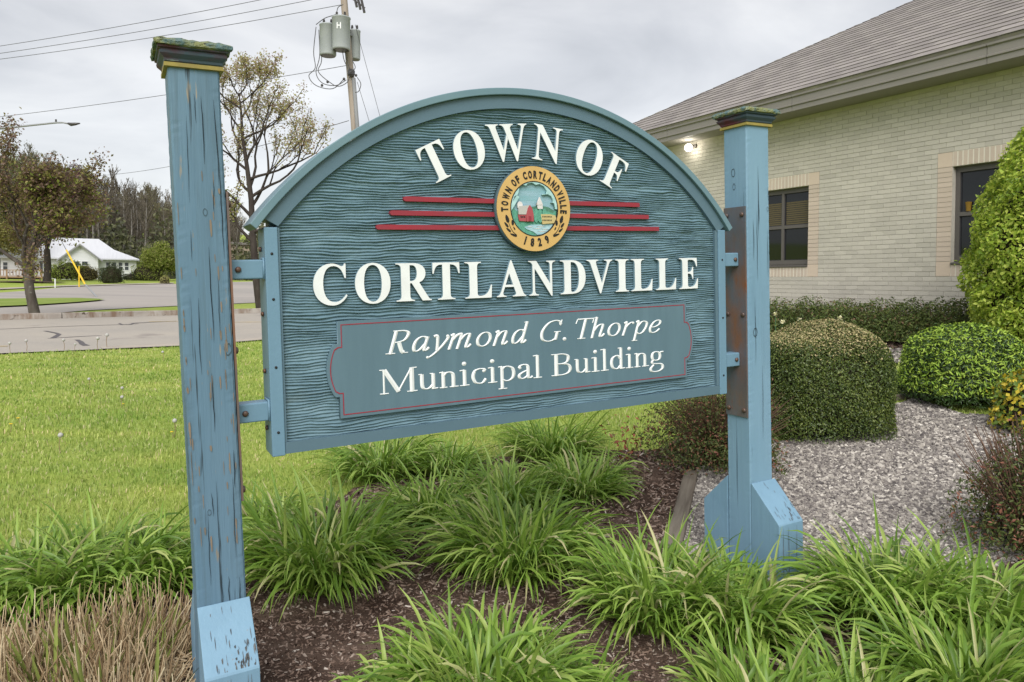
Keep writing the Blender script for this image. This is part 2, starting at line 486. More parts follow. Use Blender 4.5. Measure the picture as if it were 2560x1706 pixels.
# car park beyond the kerb: asphalt up to the strip of grass along the kerb, with a grass island in it
lot = [G(-260, 800), G(0, 797), G(95, 789), G(220, 778), G(434, 767), G(655, 758), G(900, 749), G(900, 700), G(655, 704), G(434, 711), G(300, 714.5), G(160, 719), G(60, 729), G(0, 733), G(-260, 741)]
sheet('car_park', lot, 0.03, m_lot, 3.0)
isl = [G(-260, 777), G(0, 771.5), G(95, 767), G(190, 760.5), G(245, 755.5), G(262, 752.8), G(240, 751.0), G(190, 749.3), G(120, 749.8), G(0, 751.5), G(-260, 756)]
m_islgrass = mat('island_grass', (0.17, 0.235, 0.045), 0.95, 0.1, var=((0.22, 0.27, 0.07), 0.5))
sheet('grass_island', isl, 0.10, m_islgrass, 3.0)
walk = [G(-260, 727), G(0, 726), G(160, 718.3), G(320, 713.6), G(434, 710.5), G(434, 708.6), G(320, 711.5), G(160, 716), G(0, 722.5), G(-260, 723)]
sheet('pavement', walk, 0.07, m_conc, 4.0)
# ------------------------------------------------------------------ THE SIGN
SO = np.array([-0.9457574, 2.86042116, -0.69708594 + CAMZ])
DB = np.array([0.87822279, 0.47694214, 0.03536851]); UB = np.array([-0.03108088, -0.0168793, 0.99937434])
NB = np.array([0.477240734, -0.878772599, 0.0])
U0, V0 = 1.222, -1.05                                     # the sign's foot, in board coordinates
def S(u, n, v):
    if u < -0.07: u = u - 0.021 * max(0.0, (v + 0.45) / 1.95)      # the near post leans a little outwards
    return (u - U0, -n, v - V0)
sign = thing('town_sign', 'weathered blue carved wooden town sign hung between two square posts', 'sign')
_so = SO + DB * U0 + UB * V0
sign.matrix_world = Matrix(((DB[0], -NB[0], UB[0], _so[0]), (DB[1], -NB[1], UB[1], _so[1]), (DB[2], -NB[2], UB[2], _so[2]), (0, 0, 0, 1)))
def uv(x, y, n=0.0):
    """board coordinates of photograph point (x, y) on the plane n in front of the board face"""
    d = ray(x, y); o = SO + NB * n - np.array([0, 0, CAMZ])
    P = d * np.dot(o, NB) / np.dot(d, NB) + np.array([0, 0, CAMZ]) - SO
    return float(P @ DB), float(P @ UB)

BLUE = (0.098, 0.182, 0.262)
m_post = mat('weathered_post_paint', BLUE, 0.62, 0.35,
             var=[((0.125, 0.212, 0.292), 2.2, (1, 1, 0.35)), ((0.088, 0.155, 0.215), 9, (1, 1, 0.16), (0.52, 0.74)), ((0.078, 0.13, 0.165), 34, (1, 1, 0.05), (0.5, 0.8))],
             spots=[((0.27, 0.235, 0.185), 17, 0.63, 0.66, (1, 1, 0.11)), ((0.20, 0.19, 0.165), 42, 0.66, 0.69, (1, 1, 0.12)), ((0.03, 0.05, 0.066), 30, 0.65, 0.70, (1, 1, 0.035))],
             bump=[(45, 0.5, (1, 1, 0.035), 0.006), (60, 0.5, (1, 1, 0.06), 0.003)])
m_post_r = mat('post_paint', (0.155, 0.275, 0.38), 0.6, 0.35,
               var=[((0.125, 0.22, 0.305), 8, (1, 1, 0.12), (0.5, 0.75)), ((0.185, 0.31, 0.415), 2, (1, 1, 0.4))],
               spots=[((0.06, 0.10, 0.13), 26, 0.70, 0.74, (1, 1, 0.03)), ((0.25, 0.23, 0.19), 17, 0.71, 0.74, (1, 1, 0.12))],
               bump=[(40, 0.5, (1, 1, 0.03), 0.005)])
m_brace = mat('brace_paint', (0.18, 0.31, 0.42), 0.55, 0.35, var=((0.15, 0.265, 0.365), 3.0),
              spots=[((0.045, 0.06, 0.075), 26, 0.70, 0.73, (1, 1, 0.08)), ((0.22, 0.22, 0.22), 11, 0.70, 0.72, None)],
              bump=[(30, 0.5, (1, 1, 0.06), 0.006)])
m_field = mat('carved_field_paint', (0.122, 0.207, 0.256), 0.5, 0.4, var=[((0.102, 0.177, 0.222), 3), ((0.144, 0.236, 0.286), 12, (0.3, 1, 1))], spots=[((0.07, 0.085, 0.06), 2.2, 0.60, 0.72, (0.4, 1, 2.6))])
m_panel = mat('panel_paint', (0.099, 0.168, 0.213), 0.45, 0.4, var=[((0.11, 0.184, 0.232), 1.6), ((0.092, 0.157, 0.20), 6, (3, 1, 0.3))])
m_frame = mat('frame_paint', (0.082, 0.143, 0.188), 0.5, 0.4, var=((0.095, 0.16, 0.205), 2.2), bump=(30, 0.1))
m_strip = mat('steel_strip_paint', (0.15, 0.265, 0.365), 0.45, 0.4, var=((0.13, 0.235, 0.325), 3, (1, 1, 0.2)), spots=[((0.16, 0.11, 0.08), 22, 0.72, 0.75, (1, 1, 0.2))], bump=(40, 0.1))
m_capblue = mat('cap_rim_paint', (0.115, 0.20, 0.245), 0.5, 0.4, var=((0.145, 0.235, 0.275), 4, (0.3, 1, 1)), spots=[((0.07, 0.09, 0.09), 30, 0.72, 0.75, None)])
m_white = mat('letter_white', (0.76, 0.785, 0.80), 0.45, 0.4, var=((0.69, 0.71, 0.72), 9))
m_red = mat('stripe_red', (0.29, 0.022, 0.038), 0.5, 0.4, var=((0.24, 0.03, 0.048), 8))
m_gold = mat('seal_gold', (0.60, 0.39, 0.14), 0.5, 0.4, var=((0.53, 0.34, 0.12), 6))
m_black = mat('seal_black', (0.012, 0.011, 0.012), 0.5, 0.4)
m_rust = mat('rusted_steel', (0.115, 0.10, 0.10), 0.55, 0.5, metal=0.2,
             var=[((0.20, 0.10, 0.062), 5, (1, 1, 0.45), (0.42, 0.62)), ((0.09, 0.13, 0.17), 3.5, (1, 1, 0.5), (0.52, 0.70))],
             spots=[((0.20, 0.075, 0.03), 14, 0.62, 0.70, (1, 1, 0.3)), ((0.18, 0.14, 0.11), 60, 0.66, 0.72, (1, 1, 0.15))], bump=(50, 0.3, (1, 1, 0.3), 0.004))
m_bolt = mat('bolt_steel', (0.10, 0.085, 0.08), 0.5, 0.5, metal=0.5, var=((0.16, 0.08, 0.05), 40))
m_caplich = mat('lichen_cap', (0.115, 0.18, 0.19), 0.9, 0.15, var=[((0.235, 0.25, 0.12), 17, None, (0.42, 0.56))], spots=[((0.42, 0.43, 0.34), 30, 0.60, 0.66, None), ((0.05, 0.055, 0.05), 24, 0.60, 0.66, None)], bump=[(70, 0.9, None, 0.02)])
m_capdark = mat('cap_moulding', (0.048, 0.075, 0.10), 0.6, 0.3, var=[((0.10, 0.025, 0.04), 5, (0.5, 0.5, 1.0), (0.48, 0.58))], spots=[((0.17, 0.22, 0.22), 35, 0.68, 0.72, (0.3, 0.3, 1))])
m_capyel = mat('cap_fillet_yellow', (0.34, 0.27, 0.065), 0.6, 0.3, var=((0.25, 0.20, 0.06), 14), spots=[((0.10, 0.13, 0.13), 26, 0.68, 0.71, None)])

# --- posts
PW = 0.175; PN0 = 0.045                                    # post width, front face
LEAN = 0.0
def worn_box(name, u0, u1, n0, n1, v0, v1, m, parent, seed, wob=0.004, nv=170, taper=None):
    """timber with softened, chipped arrises: rings of 20 points up the length"""
    r_ = random.Random(seed)
    cu, cn = (u0 + u1) / 2, (n0 + n1) / 2; hu, hn = (u1 - u0) / 2, (n1 - n0) / 2
    base = []
    b = 0.007
    for (sx, sy) in ((-1, -1), (1, -1), (1, 1), (-1, 1)):
        pass
    ring = [(-1, -1 + b / hn), (-1, -0.5), (-1, 0), (-1, .5), (-1, 1 - b / hn), (-1 + b / hu, 1), (-.5, 1), (0, 1), (.5, 1), (1 - b / hu, 1), (1, 1 - b / hn), (1, .5), (1, 0), (1, -.5), (1, -1 + b / hn), (1 - b / hu, -1), (.5, -1), (0, -1), (-.5, -1), (-1 + b / hu, -1)]
    K = len(ring); P = []
    ph = [r_.uniform(0, 6.28) for _ in range(8)]
    for i in range(nv + 1):
        v = v0 + (v1 - v0) * i / nv
        du = wob * math.sin(v * 2.1 + ph[0]) + wob * .5 * math.sin(v * 5.3 + ph[1]); dn = wob * math.sin(v * 1.7 + ph[2])
        for j, (a, c) in enumerate(ring):
            corner = j % 5 in (0, 4)
            e = (r_.random() ** 3) * 0.0012 if corner else 0.0
            P.append(S(cu + a * (hu - e) + du, cn + c * (hn - e) + dn, v))
    fs = [(i * K + j, i * K + (j + 1) % K, (i + 1) * K + (j + 1) % K, (i + 1) * K + j) for i in range(nv) for j in range(K)]
    fs += [tuple(range(K))[::-1], tuple(nv * K + j for j in range(K))]
    mb = MB(); mb.add(P, fs)
    return mb.build(name, m, parent)
PU = {0: (-0.125 - PW, -0.125), 1: (2.57, 2.57 + PW)}
def crack(mb, u, v, n0, L, w, side, seed):
    """a drying check: a thin dark wedge let 1 mm proud into the face; side 'n' front or 'u' inner face"""
    r_ = random.Random(seed); k = 7; L1 = []; R1 = []
    x = u
    for i in range(k + 1):
        t = i / k; ww = w * math.sin(PI * min(max(t, .02), .98)) ** 0.7
        x += r_.uniform(-.002, .002)
        L1.append((x - ww / 2, v - L * t)); R1.append((x + ww / 2, v - L * t))
    pts = L1 + R1[::-1]
    if side == 'n': P = [S(a, n0 + .0012, b) for a, b in pts]
    else: P = [S(n0, a, b) for a, b in pts]
    n = len(pts)
    mb.add(P, [(i, i + 1, n - 2 - i, n - 1 - i) for i in range(k)])
m_crack = mat('timber_check', (0.018, 0.025, 0.032), 0.9, 0.1)
m_chip = mat('bare_timber', (0.27, 0.20, 0.14), 0.9, 0.1, var=((0.17, 0.15, 0.125), 40, (1, 1, 0.1)))
m_knot = mat('knot_ring', (0.055, 0.085, 0.105), 0.8, 0.2)
POSTS = []
for k in (0, 1):
    u0, u1 = PU[k]
    n1, n0 = PN0, PN0 - PW
    post = worn_box('post', u0, u1, n0, n1, -1.25, 1.50, m_post if k == 0 else m_post_r, sign, 11 + k, 0.0009)
    POSTS.append(post)
    post['label'] = 'flaking blue post with bare wood chips and cracks' if k == 0 else 'sounder light blue post with rusty plate'
    # checks, chips and knots
    r_ = random.Random(50 + k)
    mb = MB()
    for i in range(20 if k == 0 else 9):
        crack(mb, r_.uniform(u0 + .015, u1 - .015), r_.uniform(-.6, 1.45), n1 + .002, r_.uniform(.08, .42), r_.uniform(.0015, .0035), 'n', i + 100 * k)
    for i in range(6):
        if k == 1: crack(mb, r_.uniform(n0 + .02, n1 - .02), r_.uniform(-.5, 1.45), u0 - .003, r_.uniform(.15, .5), r_.uniform(.0012, .0025), 'u', i + 300)
        else: crack(mb, n1 - .012 - r_.uniform(0, .03), r_.uniform(-.4, 1.4), u0 - .0035, r_.uniform(.15, .5), r_.uniform(.002, .005), 'u', i + 400)
    mb.build('crack', m_crack, post)['kind'] = 'stuff'
    if k == 0:
        mb = MB()
        for i in range(64):
            u = r_.choice([r_.uniform(u0 + .008, u1 - .008), r_.gauss(u0 + .115, .02), r_.gauss(u1 - .025, .012), u0 + .008]); v = r_.choice([r_.uniform(-.45, 1.2), r_.uniform(-.3, .6)])
            L = .018 + .055 * r_.random() ** 2; w = .0022 + .006 * r_.random() ** 2
            u = min(max(u, u0 + .008), u1 - .008)
            pts = [(u - w / 2, v), (u + w * .2, v + L * .1), (u + w / 2, v - L * .3), (u + w * .4, v - L), (u - w * .1, v - L * 1.1), (u - w / 2, v - L * .5)]
            mb.add([S(a, n1 + .0028 + .0035 * 0.0, b) for a, b in pts], [tuple(range(6))])
        mb.build('paint_chip', m_chip, post)['kind'] = 'stuff'
    kn = [(u0 + .10, .955, 1), (u0 + .155, .44, 1.6), (u0 + .06, -.17, .8)] if k == 0 else [(u1 - .018, 1.02, .9), (u0 + .05, .33, 1.8)]
    for (u, v, sc) in kn:
        mb = MB()
        R1 = 0.011 * sc; pts = []
        for j in range(16):
            a = 2 * PI * j / 16; rr = R1 * r_.uniform(.9, 1.1)
            pts.append((u + rr * math.cos(a) * .75, v + rr * 1.35 * math.sin(a)))
        inn = [(u + (a - u) * .78, v + (b - v) * .8) for a, b in pts]
        mb.add([S(a, n1 + .0022, b) for a, b in pts] + [S(a, n1 + .0022, b) for a, b in inn], [(j, (j + 1) % 16, 16 + (j + 1) % 16, 16 + j) for j in range(16)])
        mb.build('knot', m_knot, post)
    if k == 1:
        for (n, v, sc) in ((-.055, .93, 1.3), (-.05, .85, 1.0)):
            pts = []; mb = MB()
            for j in range(16):
                a = 2 * PI * j / 16; rr = 0.013 * sc * r_.uniform(.85, 1.15)
                pts.append((n + rr * math.cos(a) * .8, v + 1.4 * rr * math.sin(a) + .3))
            inn = [(n + (a - n) * .78, v + .3 + (b - v - .3) * .8) for a, b in pts]
            mb.add([S(u0 - .0025, a, b) for a, b in pts] + [S(u0 - .0025, a, b) for a, b in inn], [(j, (j + 1) % 16, 16 + (j + 1) % 16, 16 + j) for j in range(16)])
            mb.build('knot', m_knot, post)
    # cap: yellow fillet, moulding, lichen-covered slab
    cu, cn = (u0 + u1) / 2, (n0 + n1) / 2
    def ringbox(mb, prof, seed=0, jit=0.0, sub=1):
        rr = random.Random(seed)
        P = []; K = 4 * sub
        for (h, v) in prof:
            for (ax, ay, bx, by) in ((-1, 1, 1, 1), (1, 1, 1, -1), (1, -1, -1, -1), (-1, -1, -1, 1)):
                for i in range(sub):
                    t = i / sub
                    P.append(S(cu + (ax + (bx - ax) * t) * h + rr.uniform(-jit, jit), cn + (ay + (by - ay) * t) * h + rr.uniform(-jit, jit), v + rr.uniform(-jit, jit)))
        n = len(prof)
        fs = [(i * K + j, i * K + (j + 1) % K, (i + 1) * K + (j + 1) % K, (i + 1) * K + j) for i in range(n - 1) for j in range(K)]
        fs += [tuple(range(K))[::-1], tuple((n - 1) * K + j for j in range(K))]
        mb.add(P, fs)
    h = PW / 2
    mb = MB(); ringbox(mb, [(h + .001, 1.478), (h + .013, 1.480), (h + .013, 1.494), (h + .004, 1.496)]); mb.build('cap_fillet', m_capyel, post)
    mb = MB(); ringbox(mb, [(h + .004, 1.4955), (h + .010, 1.500), (h + .012, 1.508), (h + .020, 1.517), (h + .025, 1.523), (h + .027, 1.531), (h + .021, 1.533), (h + .021, 1.538), (h + .031, 1.542), (h + .033, 1.5495)]); mb.build('cap_moulding', m_capdark, post)
    mb = MB(); ringbox(mb, [(h + .036, 1.549), (h + .043, 1.552), (h + .045, 1.563), (h + .036, 1.573), (h + .015, 1.580), (h * .4, 1.585)], 5 + k, 0.0030, 16); mb.build('cap_slab', m_caplich, post)
    # braces front and back: wedge-topped blocks
    for sgn in (1, -1):
        f0 = n1 if sgn > 0 else n0
        mb = MB()
        pr = [(f0, -1.25), (f0, -.522), (f0 + sgn * .003, -.519), (f0 + sgn * .192, -.70), (f0 + sgn * .196, -.708), (f0 + sgn * .196, -1.25)]
        gap = .0025
        mb.prism([(a + sgn * gap, b) for a, b in pr], u0 + .001, u1 + .012, lambda p, d, r: S(d, p, r))
        br = mb.build('brace', m_brace, post)
        bv = br.modifiers.new('bevel', 'BEVEL'); bv.width = 0.004; bv.segments = 2; bv.limit_method = 'ANGLE'
        mb = MB()
        if sgn > 0:
            r2 = random.Random(70 + k)
            # checks on the front face, flaking on the sloped top
            for i in range(3):
                crack(mb, r2.uniform(u0 + .03, u1 - .02), -.72, f0 + .196 + gap + .0012, r2.uniform(.2, .4), .004, 'n', 900 + i)
            def slope(u, t): return S(u, f0 + gap + .003 + t * .189 + .0012 * .7, -.519 - t * .181 + .0016)
            def flake(u, t, w, L):
                q = [(u - w, t), (u + w * r2.uniform(.4, 1), t - L * .3), (u + w, t + L * .5), (u + w * .2, t + L), (u - w * .8, t + L * .6)]
                mb.add([slope(min(max(a, u0 + .006), u1 + .008), min(max(b, .01), .985)) for a, b in q], [tuple(range(5))])
            for i in range(44 if k == 0 else 20):
                flake(r2.gauss(u1 - .035, .03), 1 - abs(r2.gauss(0, .22)), r2.uniform(.0008, .0035), r2.uniform(.03, .12))
            for i in range(14): flake(r2.uniform(u0 + .01, u1), r2.uniform(.05, .95), r2.uniform(.0005, .0014), r2.uniform(.04, .16))
            mb.build('paint_flake', mat('grey_timber', (0.16, 0.165, 0.165), 0.9, 0.1, var=((0.05, 0.055, 0.06), 40)) if k == 0 else MATS['grey_timber'], br)['kind'] = 'stuff'
    # steel mounting plate on the inner face
    s = 1 if k == 0 else -1
    fu = u1 if k == 0 else u0
    mb = MB(); mb.box(0, 1, 0, 1, 0, 1, lambda x, y, z: S(fu + s * (.002 + .008 * x), n0 + .006 + (PW - .014) * y, -.150 + (1.035 + .150) * z))
    pl = mb.build('mounting_plate', m_rust, post)
    pl['label'] = 'rust-streaked steel plate'
    for v in (-.11, .43, .99):
        for n in (n0 + .030, n1 - .030):
            mb = MB(); mb.lathe([(.013, 0), (.014, .003), (.0125, .008), (.006, .011)], (0, 0, 0), 10, lambda x, y, z: S(fu + s * (.010 + z), n + x, v + y))
            mb.build('bolt', m_bolt, post, True)

# --- the board
board = bpy.data.objects.new('sign_board', None); link(board, sign)
BW = 2.444; ACU, ACV = 1.216, -0.033
RF, RI, RO, RU = 1.495, 1.556, 1.585, 1.553
def arc(R, u_lo, u_hi, n):
    a0 = math.atan2(math.sqrt(max(R * R - (u_lo - ACU) ** 2, 0)), u_lo - ACU); a1 = math.atan2(math.sqrt(max(R * R - (u_hi - ACU) ** 2, 0)), u_hi - ACU)
    return [(ACU + R * math.cos(a0 + (a1 - a0) * i / n), ACV + R * math.sin(a0 + (a1 - a0) * i / n)) for i in range(n + 1)]
BT = 0.145                                                 # thickness, back of board at n = -BT
# core slab behind the carved field
mb = MB(); mb.prism([(.03, .02), (BW - .03, .02)] + arc(1.53, BW - .03, .03, 40), -.06, -BT + .01, lambda p, d, r: S(p, d, r)); mb.build('back_panel', m_frame, board)
# bottom rail, arched head, side frames (dark channel), lighter steel strips
mb = MB(); mb.box(0, 1, 0, 1, 0, 1, lambda x, y, z: S(.0525 + (BW - .105) * x, .0 - (BT - .004) * y, .0 + .046 * z)); mb.build('bottom_rail', m_frame, board)
o_ = arc(RU, 0.004, BW - 0.004, 56); i_ = arc(RF, 0.055, BW - .055, 56)
mb = MB()
K = len(o_)
P = [S(*(a, -.001, b)) for a, b in o_] + [S(a, -.001, b) for a, b in i_] + [S(a, -BT + .003, b) for a, b in o_] + [S(a, -.034, b) for a, b in i_]
fs = [(j, j + 1, K + j + 1, K + j) for j in range(K - 1)] + [(K + j, K + j + 1, 3 * K + j + 1, 3 * K + j) for j in range(K - 1)] + [(j, j + 1, 2 * K + j + 1, 2 * K + j) for j in range(K - 1)] + [(0, K, 3 * K, 2 * K), (K - 1, 2 * K - 1, 4 * K - 1, 3 * K - 1)]
mb.add(P, fs); mb.build('arched_head', m_frame, board)
# bent cover strip over the arch
oo = arc(RO, -.054, BW + .042, 64); ii = arc(RU + .001, -.030, BW + .018, 64)
mb = MB(); K = len(oo); nf, nb_ = .018, -BT - .03
P = [S(a, nf, b) for a, b in oo] + [S(a, nf, b) for a, b in ii] + [S(a, nb_, b) for a, b in oo] + [S(a, nb_, b) for a, b in ii]
fs = []
for j in range(K - 1):
    fs += [(j, j + 1, K + j + 1, K + j), (2 * K + j, 2 * K + j + 1, 3 * K + j + 1, 3 * K + j), (j, j + 1, 2 * K + j + 1, 2 * K + j), (K + j, K + j + 1, 3 * K + j + 1, 3 * K + j)]
fs += [(0, K, 3 * K, 2 * K), (K - 1, 2 * K - 1, 4 * K - 1, 3 * K - 1)]
mb.add(P, fs)
cv = mb.build('cover_strip', m_capblue, board)
bv = cv.modifiers.new('bevel', 'BEVEL'); bv.width = 0.003; bv.segments = 2; bv.limit_method = 'ANGLE'; bv.angle_limit = math.radians(50)
for k in (0, 1):
    a0 = 0.0 if k == 0 else BW - .0515
    mb = MB(); mb.box(0, 1, 0, 1, 0, 1, lambda x, y, z: S(a0 + .0515 * x, .0 + .0025 - BT * y, -.006 + .91 * z))
    sf = mb.build('side_frame', m_strip, board)
    bv = sf.modifiers.new('bevel', 'BEVEL'); bv.width = 0.004; bv.segments = 2
    for v in (.09, .35, .62, .80) if k == 0 else (.10, .42, .74):
        mb = MB(); mb.lathe([(.0055, 0), (.0055, .002), (.002, .003)], (0, 0, 0), 10, lambda x, y, z: S(a0 + .026 + x, .0025 + z, v + y)); mb.build('screw', m_black, board, True)
    uo = -.001 if k == 0 else BW + .001; s = -1 if k == 0 else 1
    for v in (.10, .33, .56, .82):
        mb = MB(); mb.lathe([(.010, 0), (.010, .007), (.005, .010)], (0, 0, 0), 8, lambda x, y, z: S(uo + s * z, -.075 + x, v + y)); mb.build('bolt', m_bolt, board, True)
# inner bead along the sides of the field
for a0 in (.0525, BW - .0525 - .020):
    mb = MB(); mb.box(0, 1, 0, 1, 0, 1, lambda x, y, z: S(a0 + .0195 * x * (1 if a0 > 1 else .35), -.0035 - .03 * y, .047 + .855 * z)); mb.build('bead', m_frame, board)

# sandblasted field: every grain ridge is relief in the mesh
def build_field():
    nu, nvv = 330, 760
    u = np.linspace(.05, BW - .05, nu); v = np.linspace(.040, 1.475, nvv)
    UU, VV = np.meshgrid(u, v)
    r_ = np.random.default_rng(3)
    def vnoise(x, y, seed):
        g = np.random.default_rng(seed).random((97, 97))
        xi = np.floor(x).astype(int); yi = np.floor(y).astype(int); fx = x - xi; fy = y - yi
        fx = fx * fx * (3 - 2 * fx); fy = fy * fy * (3 - 2 * fy)
        A = g[yi % 97, xi % 97]; B = g[yi % 97, (xi + 1) % 97]; C = g[(yi + 1) % 97, xi % 97]; D = g[(yi + 1) % 97, (xi + 1) % 97]
        return A * (1 - fx) * (1 - fy) + B * fx * (1 - fy) + C * (1 - fx) * fy + D * fx * fy
    warp = 0.024 * (vnoise(UU * 2.3 + 5, VV * 3.1 + 9, 1) - .5) + 0.007 * (vnoise(UU * 9, VV * 9, 2) - .5) + 0.003 * (vnoise(UU * 26, VV * 26, 5) - .5)
    # the grain bows up a little towards the top of the board
    w = VV + warp - 0.035 * np.clip((VV - .95) / .5, 0, 1) * ((UU - 1.22) / 1.2) ** 2 * 0
    ph = w / 0.0122 + 1.1 * vnoise(UU * 3.5 + 3, VV * 14 + 7, 4) + 0.5 * vnoise(UU * 14 + 3, VV * 40 + 7, 6)
    fr = ph - np.floor(ph)
    # asymmetric ridge: long slope catching the sky, steep undercut below
    h = np.where(fr < .36, fr / .36, 1 - (fr - .36) / .64)
    h = np.clip(h, 0, 1) ** 0.75
    amp = 0.0105 + 0.009 * vnoise(UU * 5 + 11, VV * 12 + 2, 8)
    amp = amp * (0.4 + 0.85 * vnoise(UU * 11 + 1, VV * 60 + 4, 9))
    nn = -.0285 + h * amp + 0.002 * (vnoise(UU * 60, VV * 120, 10) - .5)
    V = np.stack([UU - U0, -nn, VV - V0], -1).reshape(-1, 3)
    keep = ((UU - ACU) ** 2 + (VV - ACV) ** 2 < (RF + .012) ** 2)
    i = np.arange(nvv - 1)[:, None] * nu; j = np.arange(nu - 1)[None]
    Q = np.stack([i + j, i + j + 1, i + nu + j + 1, i + nu + j], -1).reshape(-1, 4)
    kk = (keep[:-1, :-1] & keep[1:, 1:] & keep[:-1, 1:] & keep[1:, :-1]).reshape(-1)
    o = obj('carved_field', mesh_np('carved_field', V, [Q[kk]], m_field, True), board)
build_field()

# --- brackets between board and posts
for k in (0, 1):
    u0 = -.125 + .010 if k == 0 else BW
    L = .115
    for v in (.139, .702):
        mb = MB(); mb.box(0, 1, 0, 1, 0, 1, lambda x, y, z: S(u0 + L * x, -.012 - .075 * y, v + .076 * z))
        b = mb.build('bracket', m_strip, sign)
        bv = b.modifiers.new('bevel', 'BEVEL'); bv.width = 0.006; bv.segments = 3
        ub_ = u0 + .028 if k == 0 else u0 + L - .028
        mb = MB(); mb.lathe([(.0115, 0), (.012, .005), (.008, .009), (.003, .010)], (0, 0, 0), 10, lambda x, y, z: S(ub_ + x, -.012 + z, v + .038 + y)); mb.build('bolt', m_bolt, b, True)
        mb = MB(); mb.tube([S(u0 + (L - .004 if k == 0 else .004), -.010, v - .002), S(u0 + (L - .004 if k == 0 else .004), -.010, v + .08), S(u0 + (L - .004 if k == 0 else .004), -.088, v + .08)], .005, 6); mb.build('weld', m_strip, b, True)
# ------------------------------------------------------------------ lettering
CAP = {
 'T': "M31 676L636 676L642 478L612 478C592 590 552 638 440 640L422 640L422 120C422 45 442 24 530 20L530 0L137 0L137 20C226 24 248 45 248 120L248 640L228 640C116 638 76 590 56 478L26 478Z",
 'O': "M389 694C595 694 745 545 745 338C745 128 595 -19 389 -19C183 -19 33 128 33 338C33 545 183 694 389 694Z M389 658C282 658 212 545 212 338C212 128 282 18 389 18C496 18 566 128 566 338C566 545 496 658 389 658Z",
 'C': "M648 690L622 690C612 655 596 646 572 646C545 646 475 694 380 694C182 694 33 540 33 335C33 122 188 -19 392 -19C505 -19 600 40 668 142L648 168C580 78 512 40 430 40C300 40 218 150 218 345C218 540 290 650 415 650C520 650 592 572 622 442L648 442Z",
 'R': "M18 676L355 676C525 676 622 612 622 495C622 405 560 350 488 330L672 62C694 30 712 22 742 18L742 0L552 0L335 318L300 318L300 110C300 40 322 22 392 18L392 0L18 0L18 18C98 22 122 40 122 110L122 566C122 636 98 654 18 658Z M300 638L300 356C402 352 444 396 444 496C444 594 410 640 330 640Z",
 'L': "M18 676L392 676L392 658C322 654 300 636 300 566L300 92C300 50 320 38 372 38C502 38 572 112 612 244L638 244L622 0L18 0L18 18C98 22 122 40 122 110L122 566C122 636 98 654 18 658Z",
 'A': "M345 696L372 696L632 96C656 40 680 22 712 18L712 0L388 0L388 18C462 22 478 42 462 82L420 186L206 186L168 96C148 46 168 22 236 18L236 0L10 0L10 18C62 22 86 42 118 114Z M222 228L402 228L312 448Z",
 'N': "M15 676L216 676L560 226L560 566C560 640 540 654 470 658L470 676L702 676L702 658C642 654 616 640 616 566L616 -18L588 -18L172 530L172 110C172 40 196 22 266 18L266 0L28 0L28 18C94 22 117 40 117 110L117 600C90 645 60 656 15 658Z",
 'D': "M18 676L330 676C562 676 692 540 692 340C692 140 562 0 330 0L18 0L18 18C98 22 122 40 122 110L122 566C122 636 98 654 18 658Z M296 638L296 82C296 52 310 38 346 38C452 38 512 150 512 340C512 540 442 638 330 638Z",
 'V': "M5 676L322 676L322 658C256 654 246 640 270 572L412 196L545 560C575 640 556 654 480 658L480 676L706 676L706 658C656 650 632 630 602 556L386 -15L354 -15L115 582C90 640 65 654 5 658Z",
 'I': "M18 676L372 676L372 658C302 654 282 636 282 566L282 110C282 40 302 22 372 18L372 0L18 0L18 18C90 22 110 40 110 110L110 566C110 636 90 654 18 658Z",
 'E': "M18 676L592 676L602 490L572 490C546 600 502 638 402 638L332 638C306 638 296 630 296 606L296 372L320 372C402 372 432 402 446 482L472 482L472 216L446 216C432 302 402 334 320 334L296 334L296 92C296 50 316 38 366 38C502 38 562 92 602 218L632 218L616 0L18 0L18 18C98 22 122 40 122 110L122 566C122 636 98 654 18 658Z",
 'F': "M18 676L582 676L592 490L562 490C536 600 492 638 392 638L332 638C306 638 296 630 296 606L296 364L320 364C402 364 432 402 446 482L472 482L472 206L446 206C432 296 402 326 320 326L296 326L296 110C296 40 316 22 402 18L402 0L18 0L18 18C98 22 122 40 122 110L122 566C122 636 98 654 18 658Z",
}
CAPW = {'T': (26, 642), 'O': (33, 745), 'C': (33, 668), 'R': (18, 742), 'L': (18, 638), 'A': (10, 712), 'N': (15, 702), 'D': (18, 692), 'V': (5, 706), 'I': (18, 372), 'E': (18, 632), 'F': (18, 592)}
def flatten(path, n=7):
    import re as _re
    out_ = []; cur = None; pts = []
    for tok in _re.findall(r'[MLCZ][^MLCZ]*', path):
        c = tok[0]; a = [float(v) for v in tok[1:].split()]
        if c == 'M': pts = [(a[0], a[1])]
        elif c == 'L': pts.append((a[0], a[1]))
        elif c == 'C':
            x0, y0 = pts[-1]
            for i in range(1, n + 1):
                t = i / n; m = 1 - t
                pts.append((m**3 * x0 + 3 * m * m * t * a[0] + 3 * m * t * t * a[2] + t**3 * a[4], m**3 * y0 + 3 * m * m * t * a[1] + 3 * m * t * t * a[3] + t**3 * a[5]))
        elif c == 'Z':
            if pts[0] == pts[-1]: pts = pts[:-1]
            out_.append(pts)
    return out_
